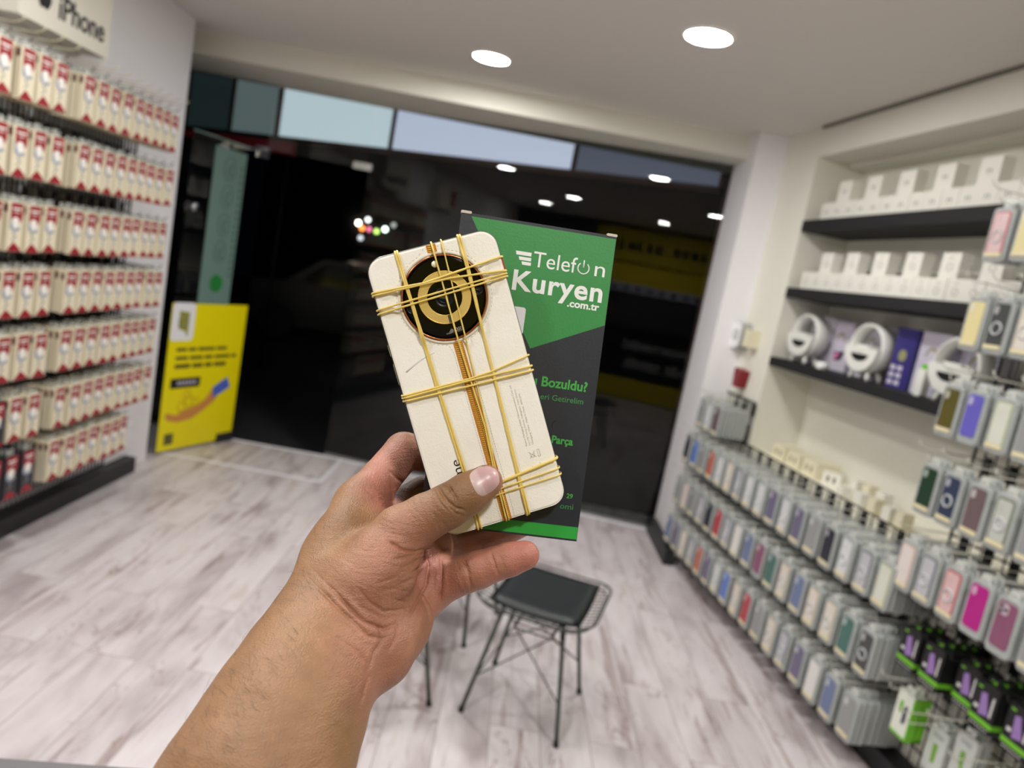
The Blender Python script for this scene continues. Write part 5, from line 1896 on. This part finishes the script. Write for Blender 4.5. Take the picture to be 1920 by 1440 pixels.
def skin_mat():
    m = bpy.data.materials.new('skin')
    m.use_nodes = True
    nt = m.node_tree
    N, L = nt.nodes, nt.links
    b = N['Principled BSDF']
    b.inputs['Roughness'].default_value = 0.48
    b.inputs['Subsurface Weight'].default_value = 0.12
    b.inputs['Subsurface Radius'].default_value = (1.0, 0.35, 0.2)
    b.inputs['Subsurface Scale'].default_value = 0.003
    tc = N.new('ShaderNodeTexCoord')

    def noise(s, d, sc=(1, 1, 1), ro=0.5, rot=(0, 0, 0)):
        mp = N.new('ShaderNodeMapping')
        mp.inputs['Scale'].default_value = sc
        mp.inputs['Rotation'].default_value = rot
        L.new(tc.outputs['Object'], mp.inputs['Vector'])
        n = N.new('ShaderNodeTexNoise')
        n.inputs['Scale'].default_value = s
        n.inputs['Detail'].default_value = d
        n.inputs['Roughness'].default_value = ro
        L.new(mp.outputs[0], n.inputs['Vector'])
        return n
    a = N.new('ShaderNodeAttribute')
    a.attribute_name = 'pink'
    big = noise(38, 4)
    r1 = N.new('ShaderNodeValToRGB')
    r1.color_ramp.elements[0].position = 0.30
    r1.color_ramp.elements[0].color = lin(*TAN0)
    r1.color_ramp.elements[1].position = 0.72
    r1.color_ramp.elements[1].color = lin(*TAN1)
    L.new(big.outputs['Fac'], r1.inputs[0])
    r2 = N.new('ShaderNodeValToRGB')
    r2.color_ramp.elements[0].position = 0.30
    r2.color_ramp.elements[0].color = lin(*PNK0)
    r2.color_ramp.elements[1].position = 0.72
    r2.color_ramp.elements[1].color = lin(*PNK1)
    L.new(big.outputs['Fac'], r2.inputs[0])
    mx = N.new('ShaderNodeMix')
    mx.data_type = 'RGBA'
    L.new(a.outputs['Fac'], mx.inputs['Factor'])
    L.new(r1.outputs[0], mx.inputs['A'])
    L.new(r2.outputs[0], mx.inputs['B'])
    # blotches
    bl = noise(140, 5, ro=0.6)
    mr = N.new('ShaderNodeMapRange')
    mr.inputs['From Min'].default_value = 0.3
    mr.inputs['From Max'].default_value = 0.7
    mr.inputs['To Min'].default_value = 0.90
    mr.inputs['To Max'].default_value = 1.06
    L.new(bl.outputs['Fac'], mr.inputs['Value'])
    mu = N.new('ShaderNodeVectorMath')
    mu.operation = 'SCALE'
    L.new(mx.outputs['Result'], mu.inputs[0])
    L.new(mr.outputs[0], mu.inputs['Scale'])
    L.new(mu.outputs[0], b.inputs['Base Color'])
    # fine relief: pores and cross lines
    po = N.new('ShaderNodeTexVoronoi')
    po.inputs['Scale'].default_value = 1300
    L.new(tc.outputs['Object'], po.inputs['Vector'])
    ln1 = noise(90, 5, (1, 6, 1), 0.6, (0.4, 0.2, 0.55))
    ln2 = noise(120, 4, (7, 1, 1), 0.6, (0.2, 0.3, -0.5))
    s1 = N.new('ShaderNodeMath'); s1.operation = 'MULTIPLY_ADD'; s1.inputs[1].default_value = 2.2
    L.new(ln1.outputs['Fac'], s1.inputs[0])
    L.new(po.outputs['Distance'], s1.inputs[2])
    s2 = N.new('ShaderNodeMath'); s2.operation = 'MULTIPLY_ADD'; s2.inputs[1].default_value = 1.2
    L.new(ln2.outputs['Fac'], s2.inputs[0])
    L.new(s1.outputs[0], s2.inputs[2])
    bp = N.new('ShaderNodeBump')
    bp.inputs['Strength'].default_value = 0.5
    bp.inputs['Distance'].default_value = 0.0004
    L.new(s2.outputs[0], bp.inputs['Height'])
    L.new(bp.outputs['Normal'], b.inputs['Normal'])
    return m


TAN0, TAN1 = (126, 90, 58), (144, 106, 71)
PNK0, PNK1 = (172, 104, 92), (184, 121, 106)
SKIN = skin_mat()
me.materials.append(SKIN)
person = bpy.data.objects.new('person', me)
COL.objects.link(person)
person.matrix_world = CAMM
tag(person, 'person showing a bare hand and forearm that grip a phone and a box', 'person')

# thumbnail: a curved plate laid on the thumb, grown through the cuticle
bvh = BVHTree.FromPolygons([Vector(v) for v in vv], [tuple(int(i) for i in f) for f in qq])
nail_out = Z3([(822, 528), (832, 500), (862, 470), (905, 446), (950, 448), (985, 468), (1008, 500), (1018, 540), (1015, 572), (990, 606), (955, 632), (915, 652), (885, 646), (862, 622), (840, 580)])
nc = np.mean(np.array(nail_out), axis=0)
nvs, nfs, lun = [], [], []
RN = 14
K = len(nail_out)
SUB = 4
outl = []
for i in range(K):
    p0_, p1_, p2_, p3_ = (np.array(nail_out[(i + j) % K]) for j in (-1, 0, 1, 2))
    for s_ in range(SUB):
        t_ = s_ / SUB
        outl.append(0.5 * ((2 * p1_) + (-p0_ + p2_) * t_ + (2 * p0_ - 5 * p1_ + 4 * p2_ - p3_) * t_ ** 2 + (-p0_ + 3 * p1_ - 3 * p2_ + p3_) * t_ ** 3))
K = len(outl)
ndir = np.array(Z3([(1012, 520)])[0]) - np.array(Z3([(850, 590)])[0])
ndir = ndir / np.linalg.norm(ndir)


def nail_pt(p, lift):
    d = Vector(((p[0] - 960) / F, -(p[1] - 720) / F, -1)).normalized()
    hit, nrm, idx, dist = bvh.ray_cast(Vector((0, 0, 0)), d)
    if hit is None:
        hit, nrm, idx, dist = bvh.find_nearest(d * 0.39)
    return hit - d * lift


for r_ in range(RN + 1):
    f_ = r_ / RN
    for o_ in outl:
        p_ = nc + (o_ - nc) * f_
        lift = 0.0011 - 0.0012 * f_ ** 5
        q_ = nail_pt(p_, lift)
        nvs.append(tuple(q_))
        lun.append(float((p_ - nc) @ ndir) / 26.0)
for r_ in range(RN):
    for i in range(K):
        nfs.append((r_ * K + i, r_ * K + (i + 1) % K, (r_ + 1) * K + (i + 1) % K, (r_ + 1) * K + i))
nme = bpy.data.meshes.new('thumbnail')
nme.from_pydata(nvs, [], nfs)
nat = nme.attributes.new('lun', 'FLOAT', 'POINT')
nat.data.foreach_set('value', lun)
for p in nme.polygons:
    p.use_smooth = True
nm = bpy.data.materials.new('nail')
nm.use_nodes = True
nb = nm.node_tree.nodes['Principled BSDF']
na = nm.node_tree.nodes.new('ShaderNodeAttribute')
na.attribute_name = 'lun'
nr = nm.node_tree.nodes.new('ShaderNodeValToRGB')
el = nr.color_ramp.elements
el[0].position, el[0].color = 0.0, lin(200, 176, 172)
el[1].position, el[1].color = 1.0, lin(206, 176, 172)
e_ = el.new(0.32); e_.color = lin(198, 172, 170)
e_ = el.new(0.40); e_.color = lin(188, 152, 152)
e_ = el.new(0.93); e_.color = lin(190, 154, 156)
mr = nm.node_tree.nodes.new('ShaderNodeMapRange')
mr.inputs['From Min'].default_value = -1.1
mr.inputs['From Max'].default_value = 1.15
nm.node_tree.links.new(na.outputs['Fac'], mr.inputs['Value'])
nm.node_tree.links.new(mr.outputs[0], nr.inputs[0])
nm.node_tree.links.new(nr.outputs[0], nb.inputs['Base Color'])
nb.inputs['Roughness'].default_value = 0.36
nb.inputs['Coat Weight'].default_value = 0.0
nme.materials.append(nm)
nl = link('thumbnail', nme, person)
nl['label'] = 'broad pale pink thumbnail'

# sparse dark hairs on the forearm and the back of the hand
hr = MB()
hrng = random.Random(21)
arm_axis = np.array([0.52, -0.85])
zones = []
for _ in range(520):
    x, y = hrng.uniform(300, 700), hrng.uniform(985, 1440)
    # along the outer edge mostly
    zones.append((x, y))
NRML = None
cnt = 0
for x, y in zones:
    d = Vector(((x - 960) / F, -(y - 720) / F, -1)).normalized()
    hit, nrm, idx, dist = bvh.ray_cast(Vector((0, 0, 0)), d)
    if hit is None:
        continue
    if x > 440 + (1440 - y) * 0.5:
        continue
    side = abs(nrm.z)
    if side > 0.75 and hrng.random() < 0.55:
        continue
    nrm = nrm if nrm.dot(d) < 0 else -nrm
    g_ = Vector((hrng.uniform(-0.9, -0.1), hrng.uniform(0.3, 1.0), 0))
    g_ = (g_ - nrm * g_.dot(nrm)).normalized()
    ln_ = hrng.uniform(0.003, 0.008)
    bend = hrng.uniform(-0.5, 0.5)
    sd = g_.cross(nrm)
    pts = [hit + g_ * ln_ * t_ + nrm * (0.0001 + ln_ * 0.28 * math.sin(t_ * 2.2)) + sd * bend * ln_ * t_ * t_ for t_ in (0, 0.35, 0.7, 1.0)]
    hr.tube(pts, 0.00004, 3, radii=[0.00005, 0.000045, 0.00003, 0.00001], cap=False)
    cnt += 1
ho = hr.build('arm_hair', M('dark_hair', (40, 28, 22), 0.5), person)
ho['kind'] = 'stuff'
